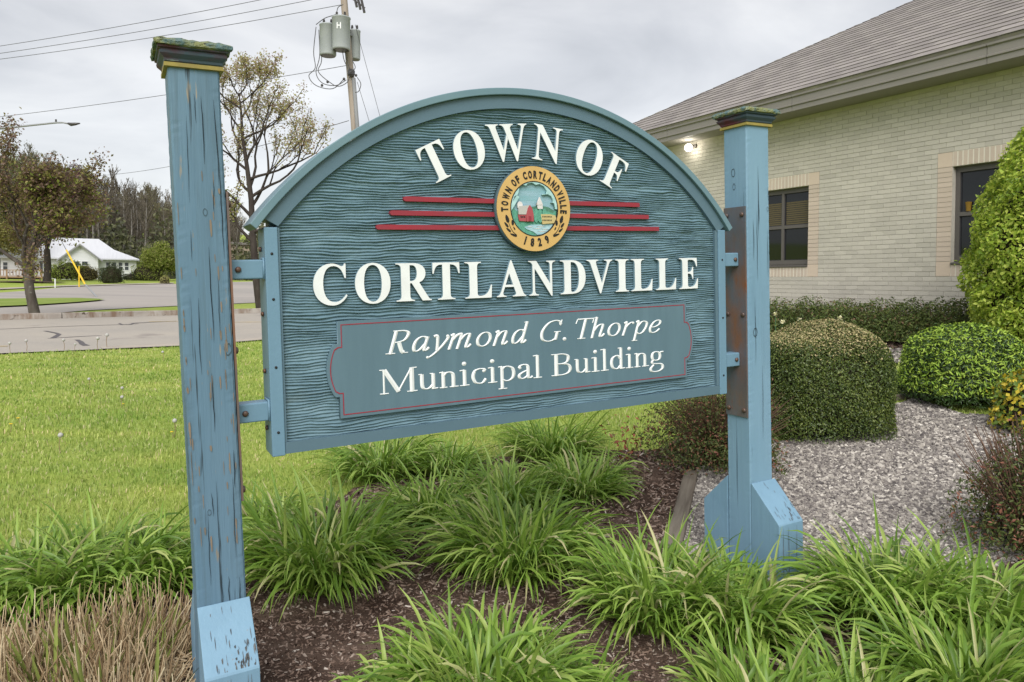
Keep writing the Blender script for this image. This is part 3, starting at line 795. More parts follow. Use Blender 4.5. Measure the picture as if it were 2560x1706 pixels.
def fill_loops(name, loops, T, m, depth, side=None):
    """loops of (x, y) filled with holes, extruded by depth, mapped by T(x, y, d)"""
    cu = bpy.data.curves.new('outline', 'CURVE'); cu.dimensions = '2D'; cu.fill_mode = 'BOTH'; cu.extrude = 0.5
    for L in loops:
        sp = cu.splines.new('POLY'); sp.points.add(len(L) - 1); sp.use_cyclic_u = True
        for p, (x, y) in zip(sp.points, L): p.co = (x, y, 0, 1)
    to = bpy.data.objects.new('outline', cu)
    me = bpy.data.meshes.new_from_object(to)
    bpy.data.objects.remove(to); bpy.data.curves.remove(cu)
    me.name = name
    for v in me.vertices: v.co = T(v.co.x, v.co.y, (v.co.z + .5) * depth)
    bm = bmesh.new(); bm.from_mesh(me); bmesh.ops.remove_doubles(bm, verts=bm.verts, dist=1e-6); bmesh.ops.recalc_face_normals(bm, faces=bm.faces); bm.to_mesh(me); bm.free()
    me.materials.clear(); me.materials.append(m)
    if side:
        me.materials.append(side)
        zs = [v.co.y for v in me.vertices]; lo, hi = min(zs), max(zs)
        for p in me.polygons:
            if abs(p.normal.y) < .5: p.material_index = 1
    return me
def cap_letter(ch, M2, parent, zoff=0.0):
    """M2 maps glyph (x 0..1 across the letter, y 0..1 cap height) to board (u, v)"""
    lo, hi = CAPW[ch]
    loops = [[((x - lo) / (hi - lo), y / 676) for x, y in L] for L in flatten(CAP[ch])]
    def T(x, y, d):
        a, b = M2(x, y); return S(a, -.030 + d + zoff, b)
    o = obj('letter', fill_loops('letter', loops, T, m_white, .0265, m_field), parent)
    return o
def rot_box(cx, cy, w, h, ang):
    ca, sa = math.cos(ang), math.sin(ang)
    def M2(x, y):
        p = (x - .5) * w; q = y * h
        return cx + p * ca - q * sa, cy + p * sa + q * ca
    return M2
# CORTLANDVILLE, straight line
for ch, a, b in (('C', .184, .324), ('O', .357, .512), ('R', .536, .699), ('T', .705, .836), ('L', .861, .997), ('A', 1.021, 1.176), ('N', 1.191, 1.34), ('D', 1.368, 1.515), ('V', 1.522, 1.678), ('I', 1.697, 1.78), ('L', 1.796, 1.934), ('L', 1.957, 2.094), ('E', 2.115, 2.247)):
    cap_letter(ch, lambda x, y, a=a, b=b: (a + (b - a) * x, .589 + .164 * y), board)
# TOWN OF, letters turned along the arch
def four(bl, br, tl):
    """affine box from its bottom-left, bottom-right and top-left corners"""
    return lambda x, y: (bl[0] + (br[0] - bl[0]) * x + (tl[0] - bl[0]) * y, bl[1] + (br[1] - bl[1]) * x + (tl[1] - bl[1]) * y)
cap_letter('T', rot_box(.7725, 1.120, .128, .166, math.radians(26.5)), board)
cap_letter('O', rot_box(.8985 + .088 * math.sin(math.radians(14)), 1.260 - .088 * math.cos(math.radians(14)), .155, .168, math.radians(14)), board)
def vee(cx, cy, w, h, ang, parent, z): cap_letter('V', rot_box(cx, cy, w, h, ang), parent, z)
wa = math.radians(5.5)
Wm = rot_box(1.106, 1.218, .216, .168, wa)
lo, hi = CAPW['V']
for (sx, ox, zz) in ((.66, 0.0, 0.0), (.66, .34, .0008)):
    cap_letter('V', lambda x, y, sx=sx, ox=ox: Wm(ox + sx * x, y), board, zz)
cap_letter('N', rot_box(1.302, 1.226, .160, .166, math.radians(-6.5)), board)
cap_letter('O', rot_box(1.554 + .088 * math.sin(math.radians(-20)), 1.259 - .088 * math.cos(math.radians(-20)), .155, .168, math.radians(-20)), board)
cap_letter('F', rot_box(1.665, 1.118, .122, .164, math.radians(-27.5)), board)

# three red stripes each side of the seal
for u0, u1, v in ((.582, 1.857, 1.030), (.519, 1.916, .969), (.456, 1.983, .908)):
    for a, b in ((u0, 1.13), (1.33, u1)):
        mb = MB()
        h = .0105
        if a < 1: pts = [(a + h * (1 - math.cos(t)) - 0, v + h * math.sin(t)) for t in np.linspace(-PI / 2, PI / 2, 7)]; pts = [(a + h - h * math.cos(t), v + h * math.sin(t)) for t in np.linspace(-PI / 2, PI / 2, 7)] + [(b, v + h), (b, v - h)]
        else: pts = [(a, v - h), (a, v + h), (b, v + h), (b, v - h)]
        mb.prism(pts, -.03, -.0035, lambda p, d, r: S(p, d, r))
        mb.build('red_stripe', m_red, board)

# --- name panel with a red line
panel = bpy.data.objects.new('name_panel', None); link(panel, sign)
def panel_outline(d):
    l, r, b, t = .277 + d, 2.156 - d, .115 + d, .518 - d
    s1, s2 = .425 - d * 1.0, .205 + d * 1.0
    L = [(l, b), (l, s2)]
    bul = [(.262 + d, s2)] + [(.2275 + d + .028 * ((v - .315) / .105) ** 2, v) for v in np.linspace(.215 + d, .415 - d, 13)] + [(.262 + d, s1)]
    bur = [(2.170 - d, s1)] + [(2.2035 - d - .028 * ((v - .315) / .105) ** 2, v) for v in np.linspace(.415 - d, .215 + d, 13)] + [(2.170 - d, s2)]
    return L + bul + [(l, s1), (l, t), (r, t), (r, s1)] + bur + [(r, s2), (r, b)]
me = fill_loops('plate', [panel_outline(0)], lambda x, y, d: S(x, -.03 + d, y), m_panel, .029)
obj('plate', me, panel)
me = fill_loops('red_line', [panel_outline(.0125), panel_outline(.0165)], lambda x, y, d: S(x, -.004 + d, y), m_red, .0042)
obj('red_line', me, panel)

# small lettering: pen strokes with a raised spine
REG = {
 'M': (889, [[(110, 0), (110, 660, 44)], [(120, 655), (440, 40, 105)], [(430, 40), (745, 655, 44)], [(752, 0), (752, 660, 105)], [(12, 14), (212, 14, 30)], [(630, 14), (876, 14, 30)], [(12, 648), (130, 648, 30)], [(745, 648), (872, 648, 30)]], []),
 'u': (500, [[(100, 440), (100, 170), (125, 62), (200, 28), (280, 50), (350, 120)], [(370, 440), (370, 10, 88)], [(15, 436), (100, 436, 30)], [(285, 436), (370, 436, 30)], [(370, 14), (482, 26, 34)]], []),
 'n': (500, [[(112, 450), (112, 0, 88)], [(112, 330), (170, 405), (245, 430), (320, 405), (358, 320), (358, 0)], [(16, 430), (112, 446, 34)], [(16, 13), (206, 13, 30)], [(262, 13), (485, 13, 30)]], []),
 'i': (278, [[(140, 450), (140, 0, 90)], [(18, 430), (140, 446, 34)], [(16, 13), (256, 13, 30)]], [(135, 625, 58)]),
 'c': (444, [[(392, 375), (355, 425), (290, 438), (225, 435), (125, 385), (78, 230), (130, 72), (240, 24), (330, 45), (408, 145)]], [(362, 372, 46)]),
 'p': (500, [[(112, 450), (112, -205, 88)], [(112, 360), (180, 420), (270, 432), (390, 370), (425, 230), (390, 90), (280, 18), (180, 30), (112, 75)], [(8, 430), (112, 446, 34)], [(6, -203), (240, -203, 30)]], []),
 'a': (444, [[(80, 345), (110, 410), (200, 438), (285, 415), (318, 330), (318, 90), (345, 32), (400, 42), (440, 72)], [(318, 268), (180, 218), (85, 150), (82, 75), (145, 30), (230, 50), (318, 115)]], [(98, 345, 40)]),
 'l': (278, [[(140, 683), (140, 0, 90)], [(15, 662), (140, 678, 32)], [(18, 13), (258, 13, 30)]], []),
 'B': (667, [[(160, 660), (160, 0, 108)], [(160, 645), (350, 645), (485, 590), (505, 500), (460, 400), (330, 355), (160, 355)], [(300, 352), (500, 310), (560, 185), (500, 70), (350, 18), (160, 18)], [(17, 648), (200, 648, 30)], [(17, 14), (200, 14, 30)]], []),
 'd': (500, [[(350, 340), (290, 420), (220, 436), (110, 370), (75, 220), (110, 80), (200, 24), (280, 40), (350, 115)], [(372, 683), (372, 10, 88)], [(270, 662), (372, 678, 32)], [(372, 14), (490, 30, 34)]], []),
 'g': (500, [[(230, 442), (130, 405), (98, 300), (130, 195), (230, 160), (330, 195), (362, 300), (330, 405), (230, 442)], [(335, 395), (400, 425), (472, 425, 44)], [(140, 180), (95, 120), (120, 70), (220, 50), (380, 35), (445, -30), (435, -120), (330, -190), (190, -208), (80, -180), (45, -110), (90, -40), (150, 20)]], []),
}
ITA = {
 'R': (611, [[(150, 650), (150, 0, 92)], [(150, 640), (330, 645), (455, 590), (465, 480), (400, 370), (250, 325), (150, 325)], [(285, 325), (400, 90), (470, 20, 92)], [(70, 647), (200, 647, 30)], [(30, 13), (265, 13, 30)], [(440, 13), (580, 13, 30)]], []),
 'a': (500, [[(370, 370), (300, 428), (205, 428), (110, 340), (80, 190), (110, 60), (175, 25), (265, 80), (360, 230)], [(378, 430), (362, 120), (380, 32), (435, 45), (480, 115)]], []),
 'y': (444, [[(30, 415), (95, 432), (140, 380), (185, 160), (205, 10, 80)], [(405, 400), (415, 330), (330, 150), (190, -50), (70, -165), (0, -185)]], [(395, 405, 42), (10, -180, 40)]),
 'm': (722, [[(40, 395), (105, 430), (105, 300), (80, 0, 84)], [(95, 240), (190, 390), (280, 432), (318, 380), (295, 0, 84)], [(310, 240), (410, 390), (500, 432), (542, 380), (515, 100), (535, 28), (590, 45), (640, 115)]], []),
 'o': (500, [[(250, 432), (130, 375), (78, 225), (130, 75), (250, 20), (370, 75), (422, 225), (370, 375), (250, 432)]], []),
 'n': (500, [[(40, 395), (105, 430), (105, 300), (80, 0, 84)], [(95, 240), (190, 390), (290, 432), (335, 380), (312, 100), (335, 28), (390, 45), (440, 115)]], []),
 'd': (500, [[(370, 370), (300, 428), (205, 428), (110, 340), (80, 190), (110, 60), (175, 25), (265, 80), (360, 230)], [(385, 683), (370, 120), (385, 32), (435, 45), (480, 115)], [(300, 660), (385, 676, 30)]], []),
 'G': (722, [[(600, 520), (540, 618), (400, 650), (210, 570), (90, 330), (140, 100), (290, 14), (440, 22), (545, 90)], [(548, 290), (548, 40, 92)], [(440, 292), (645, 292, 30)], [(600, 672), (600, 490, 34)]], []),
 '.': (250, [], [(100, 44, 58)]),
 'T': (556, [[(50, 640), (565, 640, 44)], [(310, 640), (310, 0, 92)], [(58, 640), (40, 500, 34)], [(560, 640), (556, 500, 34)], [(190, 13), (440, 13, 30)]], []),
 'h': (500, [[(95, 683), (95, 0, 84)], [(95, 220), (190, 380), (300, 432), (350, 370), (330, 100), (352, 28), (410, 45), (460, 115)], [(15, 660), (95, 676, 30)]], []),
 'r': (389, [[(40, 395), (110, 430), (112, 250), (90, 0, 84)], [(105, 240), (190, 370), (280, 425), (340, 420)]], [(335, 400, 40)]),
 'p': (500, [[(40, 410), (118, 432), (120, 200), (120, -205, 84)], [(120, 240), (210, 395), (310, 432), (415, 370), (415, 220), (345, 70), (235, 18), (130, 75)], [(35, -203), (225, -203, 30)]], []),
 'e': (444, [[(85, 205), (240, 220), (365, 300), (368, 395), (280, 436), (155, 375), (78, 200), (110, 60), (205, 18), (315, 50), (405, 135)]], []),
}
def catmull(pts, n=6):
    if len(pts) < 3: return [(pts[0][0] + (pts[1][0] - pts[0][0]) * i / 4, pts[0][1] + (pts[1][1] - pts[0][1]) * i / 4) for i in range(5)]
    closed = pts[0] == pts[-1]
    P = [np.array(p, float) for p in pts]
    o_ = []
    m = len(P)
    for i in range(m - 1):
        p0 = P[i - 1] if i > 0 else (P[-2] if closed else 2 * P[0] - P[1]); p1, p2 = P[i], P[i + 1]
        p3 = P[i + 2] if i + 2 < m else (P[1] if closed else 2 * P[-1] - P[-2])
        for k in range(n):
            t = k / n
            o_.append(.5 * ((2 * p1) + (p2 - p0) * t + (2 * p0 - 5 * p1 + 4 * p2 - p3) * t * t + (3 * p1 - p0 - 3 * p2 + p3) * t ** 3))
    o_.append(P[-1])
    return [tuple(p) for p in o_]
def pen_letter(glyph, T, parent, thick=88, thin=34, shear=0.0):
    """each stroke becomes a ribbon with a raised spine; T maps em units (x, y) and height to sign space"""
    w_, strokes, dots = glyph
    mb = MB(); RS = .0042
    for st in strokes:
        fix = st[-1][2] if len(st[-1]) == 3 else None
        pts = catmull([(p[0], p[1]) for p in st])
        rows = []
        for i, (x, y) in enumerate(pts):
            a = pts[max(0, i - 1)]; b = pts[min(len(pts) - 1, i + 1)]
            dx, dy = b[0] - a[0], b[1] - a[1]; L = math.hypot(dx, dy) or 1
            w = fix if fix else thin + (thick - thin) * (abs(dy) / L) ** 1.6
            nx, ny = -dy / L, dx / L
            rows.append([(x + nx * w / 2, y + ny * w / 2, 0), (x, y, RS * min(1, w / 60)), (x - nx * w / 2, y - ny * w / 2, 0)])
        V = [T(x + shear * y, y, h) for r in rows for x, y, h in r]
        n = len(rows)
        fs = [(i * 3 + j, (i + 1) * 3 + j, (i + 1) * 3 + j + 1, i * 3 + j + 1) for i in range(n - 1) for j in (0, 1)]
        mb.add(V, fs)
    for (x, y, r) in dots:
        V = [T(x + shear * y + r * math.cos(2 * PI * k / 12), y + r * math.sin(2 * PI * k / 12), .0003) for k in range(12)] + [T(x + shear * y, y, RS)]
        mb.add(V, [(k, (k + 1) % 12, 12) for k in range(12)])
    return mb.build('letter', m_white, parent)
def pen_line(words, font, vb, em, **kw):
    """words: (text, u start, u end)"""
    for text, ua, ub2 in words:
        tot = sum(font[c][0] for c in text)
        sp = 0.0
        k = (ub2 - ua) / tot
        x = ua
        for c in text:
            g = font[c]
            pen_letter(g, lambda gx, gy, h, x=x, k=k: S(x + gx * k, -.0006 + h, vb + gy * em), panel, **kw)
            x += g[0] * k
ex = .000151
pen_line([('Raymond', .472, 1.166), ('G.', 1.225, 1.408), ('Thorpe', 1.418, 1.972)], ITA, .3655, ex, shear=.26)
pen_line([('Municipal', .446, 1.254), ('Building', 1.300, 2.000)], REG, .196, .000160, thick=92)

# --- the seal
seal = bpy.data.objects.new('seal', None); link(seal, sign)
SN = .026
scu, scv = uv(1336.5, 522.4, SN)
SR = (uv(1336.5, 415.7, SN)[1] - uv(1336.5, 629, SN)[1]) / 2
def Q(x, y): return scu + x * SR, scv + y * SR               # seal units: radius 1
def disc(R, n=72): return [(R * math.cos(2 * PI * i / n), R * math.sin(2 * PI * i / n)) for i in range(n)]
def relief(name, loops, n0, n1, m):
    return obj(name, fill_loops(name, loops, lambda x, y, d: S(*(lambda q: (q[0], n0 + d, q[1]))(Q(x, y))), m, n1 - n0), seal)
m_sealside = mat('seal_edge', (0.075, 0.12, 0.14), 0.6, 0.3)
relief('seal_rim', [disc(1.0), disc(.90)], -.022, SN - .006, m_sealside)
relief('gold_ring', [disc(.995), disc(.645)], SN - .0065, SN, m_gold)
relief('black_ring', [disc(.650), disc(.628)], SN - .006, SN + .0012, m_black)
def letter_ring(ch, ang, up, w, h, R):
    cu = bpy.data.curves.new('glyph', 'FONT'); cu.body = ch; cu.extrude = .5; cu.offset = 0.046; cu.resolution_u = 3
    to = bpy.data.objects.new('glyph', cu); me = bpy.data.meshes.new_from_object(to)
    bpy.data.objects.remove(to); bpy.data.curves.remove(cu)
    xs = [v.co.x for v in me.vertices]; ys = [v.co.y for v in me.vertices]
    x0, x1, y0, y1 = min(xs), max(xs), min(ys), max(ys)
    er = np.array([math.cos(ang), math.sin(ang)]); et = np.array([er[1], -er[0]])
    if not up: er, et = -er, -et
    c = np.array([math.cos(ang), math.sin(ang)]) * R
    for v in me.vertices:
        p = c + et * ((v.co.x - (x0 + x1) / 2) / max(x1 - x0, .2) * w * (min(1, (x1 - x0) / .5) if ch in 'I1' else 1)) + er * (((v.co.y - y0) / (y1 - y0) - .5) * h)
        a, b = Q(p[0], p[1]); v.co = S(a, SN + .0003 + (v.co.z + .5) * .0018, b)
    me.materials.clear(); me.materials.append(m_black); me.name = 'letter'
    return obj('letter', me, seal)
txt = "TOWN OF CORTLANDVILLE"
wid = {'I': .55, ' ': .55, 'W': 1.3, 'L': .85, 'E': .9, 'F': .9}
tot = sum(wid.get(c, 1) for c in txt); acc = 0
A0, A1 = math.radians(187), math.radians(-9)
for c in txt:
    w_ = wid.get(c, 1); mid = acc + w_ / 2; acc += w_
    if c != ' ': letter_ring(c, A0 + (A1 - A0) * mid / tot, True, .098 * (1.3 if c == 'W' else .85 if c in 'LEF' else 1.0), .185, .80)
for c, a in zip('1829', (250, 264, 278.5, 294)): letter_ring(c, math.radians(a), False, .095, .20, .79)
# laurel sprigs
def sprig(sx):
    def leaf(x, y, L, w, ang):
        P = []
        for i in range(12):
            t = 2 * PI * i / 12
            a, b = L / 2 * math.cos(t), w / 2 * math.sin(t) * (1 - .25 * math.cos(t))
            P.append((sx * (x + a * math.cos(ang) - b * math.sin(ang)), y + a * math.sin(ang) + b * math.cos(ang)))
        return P if sx > 0 else P[::-1]
    mm = []
    for (x, y, L, w, deg) in ((.74, -.24, .19, .085, 72), (.60, -.33, .13, .06, 82), (.765, -.38, .15, .055, 50), (.56, -.46, .09, .03, 60), (.71, -.50, .15, .05, 38), (.585, -.615, .19, .05, 20)):
        mm.append(leaf(x, y, L, w, math.radians(deg)))
    st = [(sx * a, b) for a, b in ((.50, -.63), (.60, -.55), (.67, -.44), (.71, -.32), (.70, -.33), (.655, -.445), (.59, -.54), (.49, -.615))]
    mm.append(st if sx > 0 else st[::-1])
    for L in mm: relief('laurel_leaf', [L], SN - .001, SN + .0016, m_black)
sprig(1); sprig(-1)
# the carved picture inside
c_ = lambda x, y: ((x - 665) / 492, (800 - y) / 597 )
mS = mat('seal_sky', (0.27, 0.42, 0.50), 0.6, 0.3, var=((0.20, 0.38, 0.43), 30, (0.4, 1, 2.2)), bump=(70, 0.5, (0.3, 1, 2.5), 0.004))
mCl = mat('seal_cloud', (0.42, 0.62, 0.63), 0.6, 0.3, var=((0.30, 0.50, 0.50), 40))
mHill = mat('seal_hill', (0.07, 0.17, 0.12), 0.7, 0.2, var=((0.10, 0.24, 0.17), 90))
mGr = mat('seal_green', (0.13, 0.37, 0.27), 0.7, 0.2, var=((0.08, 0.25, 0.19), 60, (2, 1, .6)), bump=(90, 0.8, None, 0.004))
mBarn = mat('seal_barn_red', (0.36, 0.075, 0.09), 0.6, 0.3)
mRoof = mat('seal_roof', (0.44, 0.43, 0.41), 0.6, 0.3)
mWh = mat('seal_white', (0.62, 0.60, 0.60), 0.6, 0.3)
mTan = mat('seal_tan', (0.50, 0.40, 0.19), 0.6, 0.3)
mWa = mat('seal_water', (0.40, 0.58, 0.64), 0.5, 0.4, var=((0.24, 0.42, 0.50), 60, (.5, 1, 3)))
relief('sky', [disc(.632)], .004, .012, mS)
arcp = lambda R, a, b, n=20: [(R * math.cos(math.radians(a + (b - a) * i / n)), R * math.sin(math.radians(a + (b - a) * i / n))) for i in range(n + 1)]
scal = []
for (cx, cy, r, a, b) in ((640, 540, 95, 10, 165), (800, 570, 90, -25, 120), (885, 660, 70, -40, 120)):
    scal += [((cx - 665) / 492 + r / 545 * math.cos(math.radians(t)), (800 - cy) / 597 + r / 545 * math.sin(math.radians(t))) for t in np.linspace(b, a, 8)]
left = [c_(470, 640), c_(430, 615), c_(400, 640), c_(385, 700)]
top = [c_(455, 590), c_(470, 510), c_(520, 470), c_(560, 480), c_(580, 450), c_(640, 435), c_(690, 465), c_(740, 450), c_(800, 480), c_(840, 540), c_(835, 590), c_(780, 590), c_(775, 603), c_(850, 590), c_(895, 615), c_(920, 660), c_(925, 700), c_(895, 708), c_(935, 715), c_(945, 800)]
relief('cloud_rim', [arcp(.630, 186, 0, 36) + top[::-1] + left[::-1]], .012, .026, mCl)
relief('hill', [[c_(560, 830), c_(640, 770), c_(700, 760), c_(790, 755), c_(870, 770), c_(940, 815), c_(955, 880), c_(560, 900)]], .012, .015, mHill)
relief('meadow', [arcp(.628, 180, 360, 36) + [c_(930, 860), c_(860, 835), c_(800, 800), c_(720, 800), c_(640, 800), c_(560, 850), c_(440, 830), c_(385, 790)]], .012, .018, mGr)
for cx in (690, 740, 800): relief('tree', [[(((cx - 665) + 38 * math.cos(t) * (1 + .15 * math.sin(5 * t))) / 492, (800 - 895 + 95 * math.sin(t) * (1 + .1 * math.cos(4 * t))) / 597) for t in np.linspace(0, 2 * PI, 18)[:-1]]], .018, .024 + (cx % 3) * .001, mGr)
relief('silo', [[c_(447, 790), c_(445, 740), c_(455, 712), c_(478, 700), c_(502, 712), c_(514, 740), c_(512, 790)]], .018, .022, mWh)
relief('barn_side', [[c_(450, 880), c_(552, 880), c_(552, 978), c_(460, 972)]], .018, .025, mBarn)
relief('barn_roof', [[c_(448, 882), c_(458, 768), c_(596, 752), c_(572, 792), c_(550, 882)]], .018, .0275, mRoof)
relief('barn_front', [[c_(552, 978), c_(552, 880), c_(574, 790), c_(600, 752), c_(628, 795), c_(645, 880), c_(645, 978)]], .018, .030, mBarn)
relief('barn_door', [[c_(578, 976), c_(578, 905), c_(612, 905), c_(612, 976)]], .030, .0308, m_red)
for x in (478, 500, 522): relief('barn_window', [[c_(x, 928), c_(x, 905), c_(x + 15, 905), c_(x + 15, 928)]], .025, .0258, m_black)
relief('tower', [[c_(708, 800), c_(708, 742), c_(774, 742), c_(774, 800)]], .018, .027, mWh)
relief('spire', [[c_(690, 745), c_(735, 635), c_(776, 742)]], .018, .0285, mWh)
relief('market_hall', [[c_(765, 1015), c_(748, 875), c_(865, 872), c_(940, 888), c_(955, 930), c_(920, 1000)]], .018, .028, mTan)
for j, yy in enumerate((908, 958)):  # plain black ticks standing in for the hall's two rows of illegible lettering
    for i in range(7): relief('hall_letter_tick', [[c_(765 + i * 19, yy + 10), c_(765 + i * 19, yy - 8), c_(776 + i * 19, yy - 8), c_(776 + i * 19, yy + 10)]], .028, .0288, m_black)
relief('stream', [[c_(530, 1055), c_(620, 1022), c_(760, 1018), c_(900, 1010), c_(935, 1020), c_(880, 1100), c_(800, 1150), c_(700, 1165), c_(650, 1120), c_(560, 1085)]], .018, .021, mWa)
for (x, y, L) in ((560, 1052, 90), (690, 1045, 120), (640, 1075, 130), (760, 1085, 100), (700, 1115, 120)): relief('ripple', [[c_(x, y), c_(x + L * .5, y - 7), c_(x + L, y), c_(x + L * .5, y + 4)]], .021, .0225, mWh)
# ------------------------------------------------------------------ THE BRICK BUILDING
bld = thing('brick_building', 'low tan brick municipal building with shingled hip roof and dark windows', 'building', (W0[0], W0[1], 0.75), math.atan2(-DW[1], -DW[0]))
def B(a, q, z): return (-a, -q, z - 0.75)
m_mortar = mat('mortar', (0.485, 0.456, 0.40), 0.9, 0.15, var=((0.52, 0.49, 0.43), 3), bump=(80, 0.4))
m_brick = mat('tan_brick', (0.485, 0.456, 0.40), 0.8, 0.2, var=[((0.52, 0.49, 0.43), 1.3), ((0.435, 0.41, 0.36), 1.1, (.5, 1, 2.2), (.52, .7)), ((0.46, 0.434, 0.38), 30, None, (0.5, 0.8))], obrand=0.07, island=0.07, bump=(90, 0.3))
m_brickp = mat('pink_brick', (0.55, 0.46, 0.385), 0.8, 0.2, var=((0.52, 0.435, 0.36), 8), obrand=0.05, island=0.05, bump=(90, 0.3))
m_point = mat('white_pointing', (0.68, 0.64, 0.55), 0.9, 0.1)
m_block = mat('corner_block', (0.60, 0.495, 0.40), 0.85, 0.2, var=((0.57, 0.47, 0.38), 5), bump=(60, 0.2))
m_fasc = mat('fascia_metal', (0.225, 0.208, 0.192), 0.5, 0.4, var=((0.21, 0.195, 0.18), 1.5))
m_soffit = mat('soffit', (0.30, 0.285, 0.26), 0.8, 0.2)
m_drip = mat('drip_edge', (0.03, 0.03, 0.035), 0.6, 0.3)
m_winframe = mat('bronze_frame', (0.105, 0.095, 0.09), 0.45, 0.4)
m_glassdark = mat('window_glass', (0.006, 0.008, 0.010), 0.04, 0.5)
m_blind = mat('blind', (0.105, 0.085, 0.045), 0.6, 0.2)
m_shing = mat('shingle', (0.245, 0.222, 0.213), 0.95, 0.15, var=[((0.335, 0.312, 0.272), 0.9, (1, 1, 1), (0.45, 0.62)), ((0.235, 0.215, 0.215), 2.5, None, (0.5, 0.75))], obrand=0.16, island=0.16, bump=(160, 0.4, None, 0.006))
CH = 0.0809; ZB = 1.83 + .002
A_LO, A_HI = -8.0, 9.0
WINS = [(-1.71, -.34), (2.40, 3.77)]
ZSILL, ZHEAD = 2.034, 3.612
# mortar-coloured wall behind the brick faces, with openings
def wall_cells():
    mb = MB()
    xs = sorted([A_LO, A_HI] + [w for ab in WINS for w in ab])
    for a0, a1 in zip(xs[:-1], xs[1:]):
        if any(abs(a0 - w[0]) < 1e-6 for w in WINS):
            mb.box(a0, a1, -.30, -.006, .2, ZSILL, lambda x, y, z: B(x, y, z)); mb.box(a0, a1, -.30, -.006, ZHEAD, 5.0, lambda x, y, z: B(x, y, z))
        else: mb.box(a0, a1, -.30, -.006, .2, 5.0, lambda x, y, z: B(x, y, z))
    # end wall
    mb.box(A_HI - .3, A_HI - .006, -9, -.30, .2, 5.0, lambda x, y, z: B(x, y, z))
    return mb.build('wall', m_mortar, bld)
wall = wall_cells()
L, J = .240, .0065
def brick_mesh(name, l, h, m, d=.0045):
    mb = MB(); e = .0018
    P = [(-l / 2, 0), (l / 2, 0), (l / 2, h), (-l / 2, h)]
    I = [(-l / 2 + e, e), (l / 2 - e, e), (l / 2 - e, h - e), (-l / 2 + e, h - e)]
    V = [(x, .004, z) for x, z in P] + [(x, -d + e, z) for x, z in P] + [(x, -d, z) for x, z in I]
    fs = []
    for o_ in (0, 4):
        for i in range(4): fs.append((o_ + i, o_ + (i + 1) % 4, o_ + 4 + (i + 1) % 4, o_ + 4 + i))
    fs.append((8, 9, 10, 11))
    mb.add(V, fs); return mb.mesh(name, m)
bricks = []                                               # (a centre, z, length, kind)
zone = []
for k in range(-20, 42):
    z = ZB + k * CH
    if z < .72 or z > 4.92: continue
    off = (k % 2) * L / 2
    n0 = int((A_LO) / L) - 1
    for i in range(n0, int(A_HI / L) + 2):
        a0, a1 = i * L + off, (i + 1) * L + off
        segs = [(a0, a1)]
        for (w0, w1) in WINS:
            zz0, zz1 = ZSILL - 2.6 * CH, ZHEAD + 3.02 * CH
            if z + CH > ZB + .001 and z < ZB + 25 * CH - .001:
                lo, hi = w0 - .24, w1 + .24
                ns = []
                for s0, s1 in segs:
                    if s1 <= lo or s0 >= hi: ns.append((s0, s1))
                    else:
                        if s0 < lo: ns.append((s0, lo))
                        if s1 > hi: ns.append((hi, s1))
                segs = ns
        for s0, s1 in segs:
            s0 = max(s0, A_LO); s1 = min(s1, A_HI)
            if s1 - s0 > .03: bricks.append(((s0 + s1) / 2, z + J / 2, s1 - s0 - .003, 'b'))
jam = []
for (w0, w1) in WINS:
    for k in range(3, 22):
        for c in (w0 - .12, w1 + .12): jam.append((c, ZB + k * CH + J / 2, .24 - J, 'p'))
cmesh = {}
def get_brick(l, kind):
    key = (round(l, 3), kind)
    if key not in cmesh: cmesh[key] = brick_mesh('brick', round(l, 3), CH - J, m_brick if kind == 'b' else m_brickp)
    return cmesh[key]
def seen(a, z):
    x, y = proj(wall_pt(a, z)); return 1935 < x < 2500 and 0 < y < 770
def dist(a, z): p = wall_pt(a, z); return p[0]**2 + p[1]**2 + (z - 1.7)**2
jam_in = [b for b in jam if seen(b[0], b[1])]; jam_out = [b for b in jam if not seen(b[0], b[1])]
vis = sorted([b for b in bricks if seen(b[0], b[1])], key=lambda b: dist(b[0], b[1]))
nsingle = 300 - len(jam_in) - 44
single = vis[:nsingle]; sset = set(id(b) for b in single)
rest = [b for b in bricks if id(b) not in sset] + jam_out
rb = random.Random(4)
for (a, z, l, kd) in single + jam_in:
    o = obj('brick', get_brick(l, kd), bld, B(a, rb.uniform(-.0012, .0012), z))
# the remaining bricks joined
def joined(items, name, m):
    Vs = []; Fs = []; n = 0; MI = []
    for (a, z, l, kd) in items:
        me = get_brick(l, kd)
        q = rb.uniform(-.0012, .0012); o_ = np.array(B(a, q, z))
        v = np.array([tuple(v.co) for v in me.vertices]) + o_
        Vs.append(v); Fs.append(np.array([tuple(p.vertices) for p in me.polygons]) + n); n += len(v)
        MI += [0 if kd == 'b' else 1] * len(me.polygons)
    return mesh_np(name, np.vstack(Vs), [np.vstack(Fs)], [m_brick, m_brickp], midx=MI)
o = obj('brickwork', joined(rest, 'brickwork', m_brick), bld); o['kind'] = 'stuff'
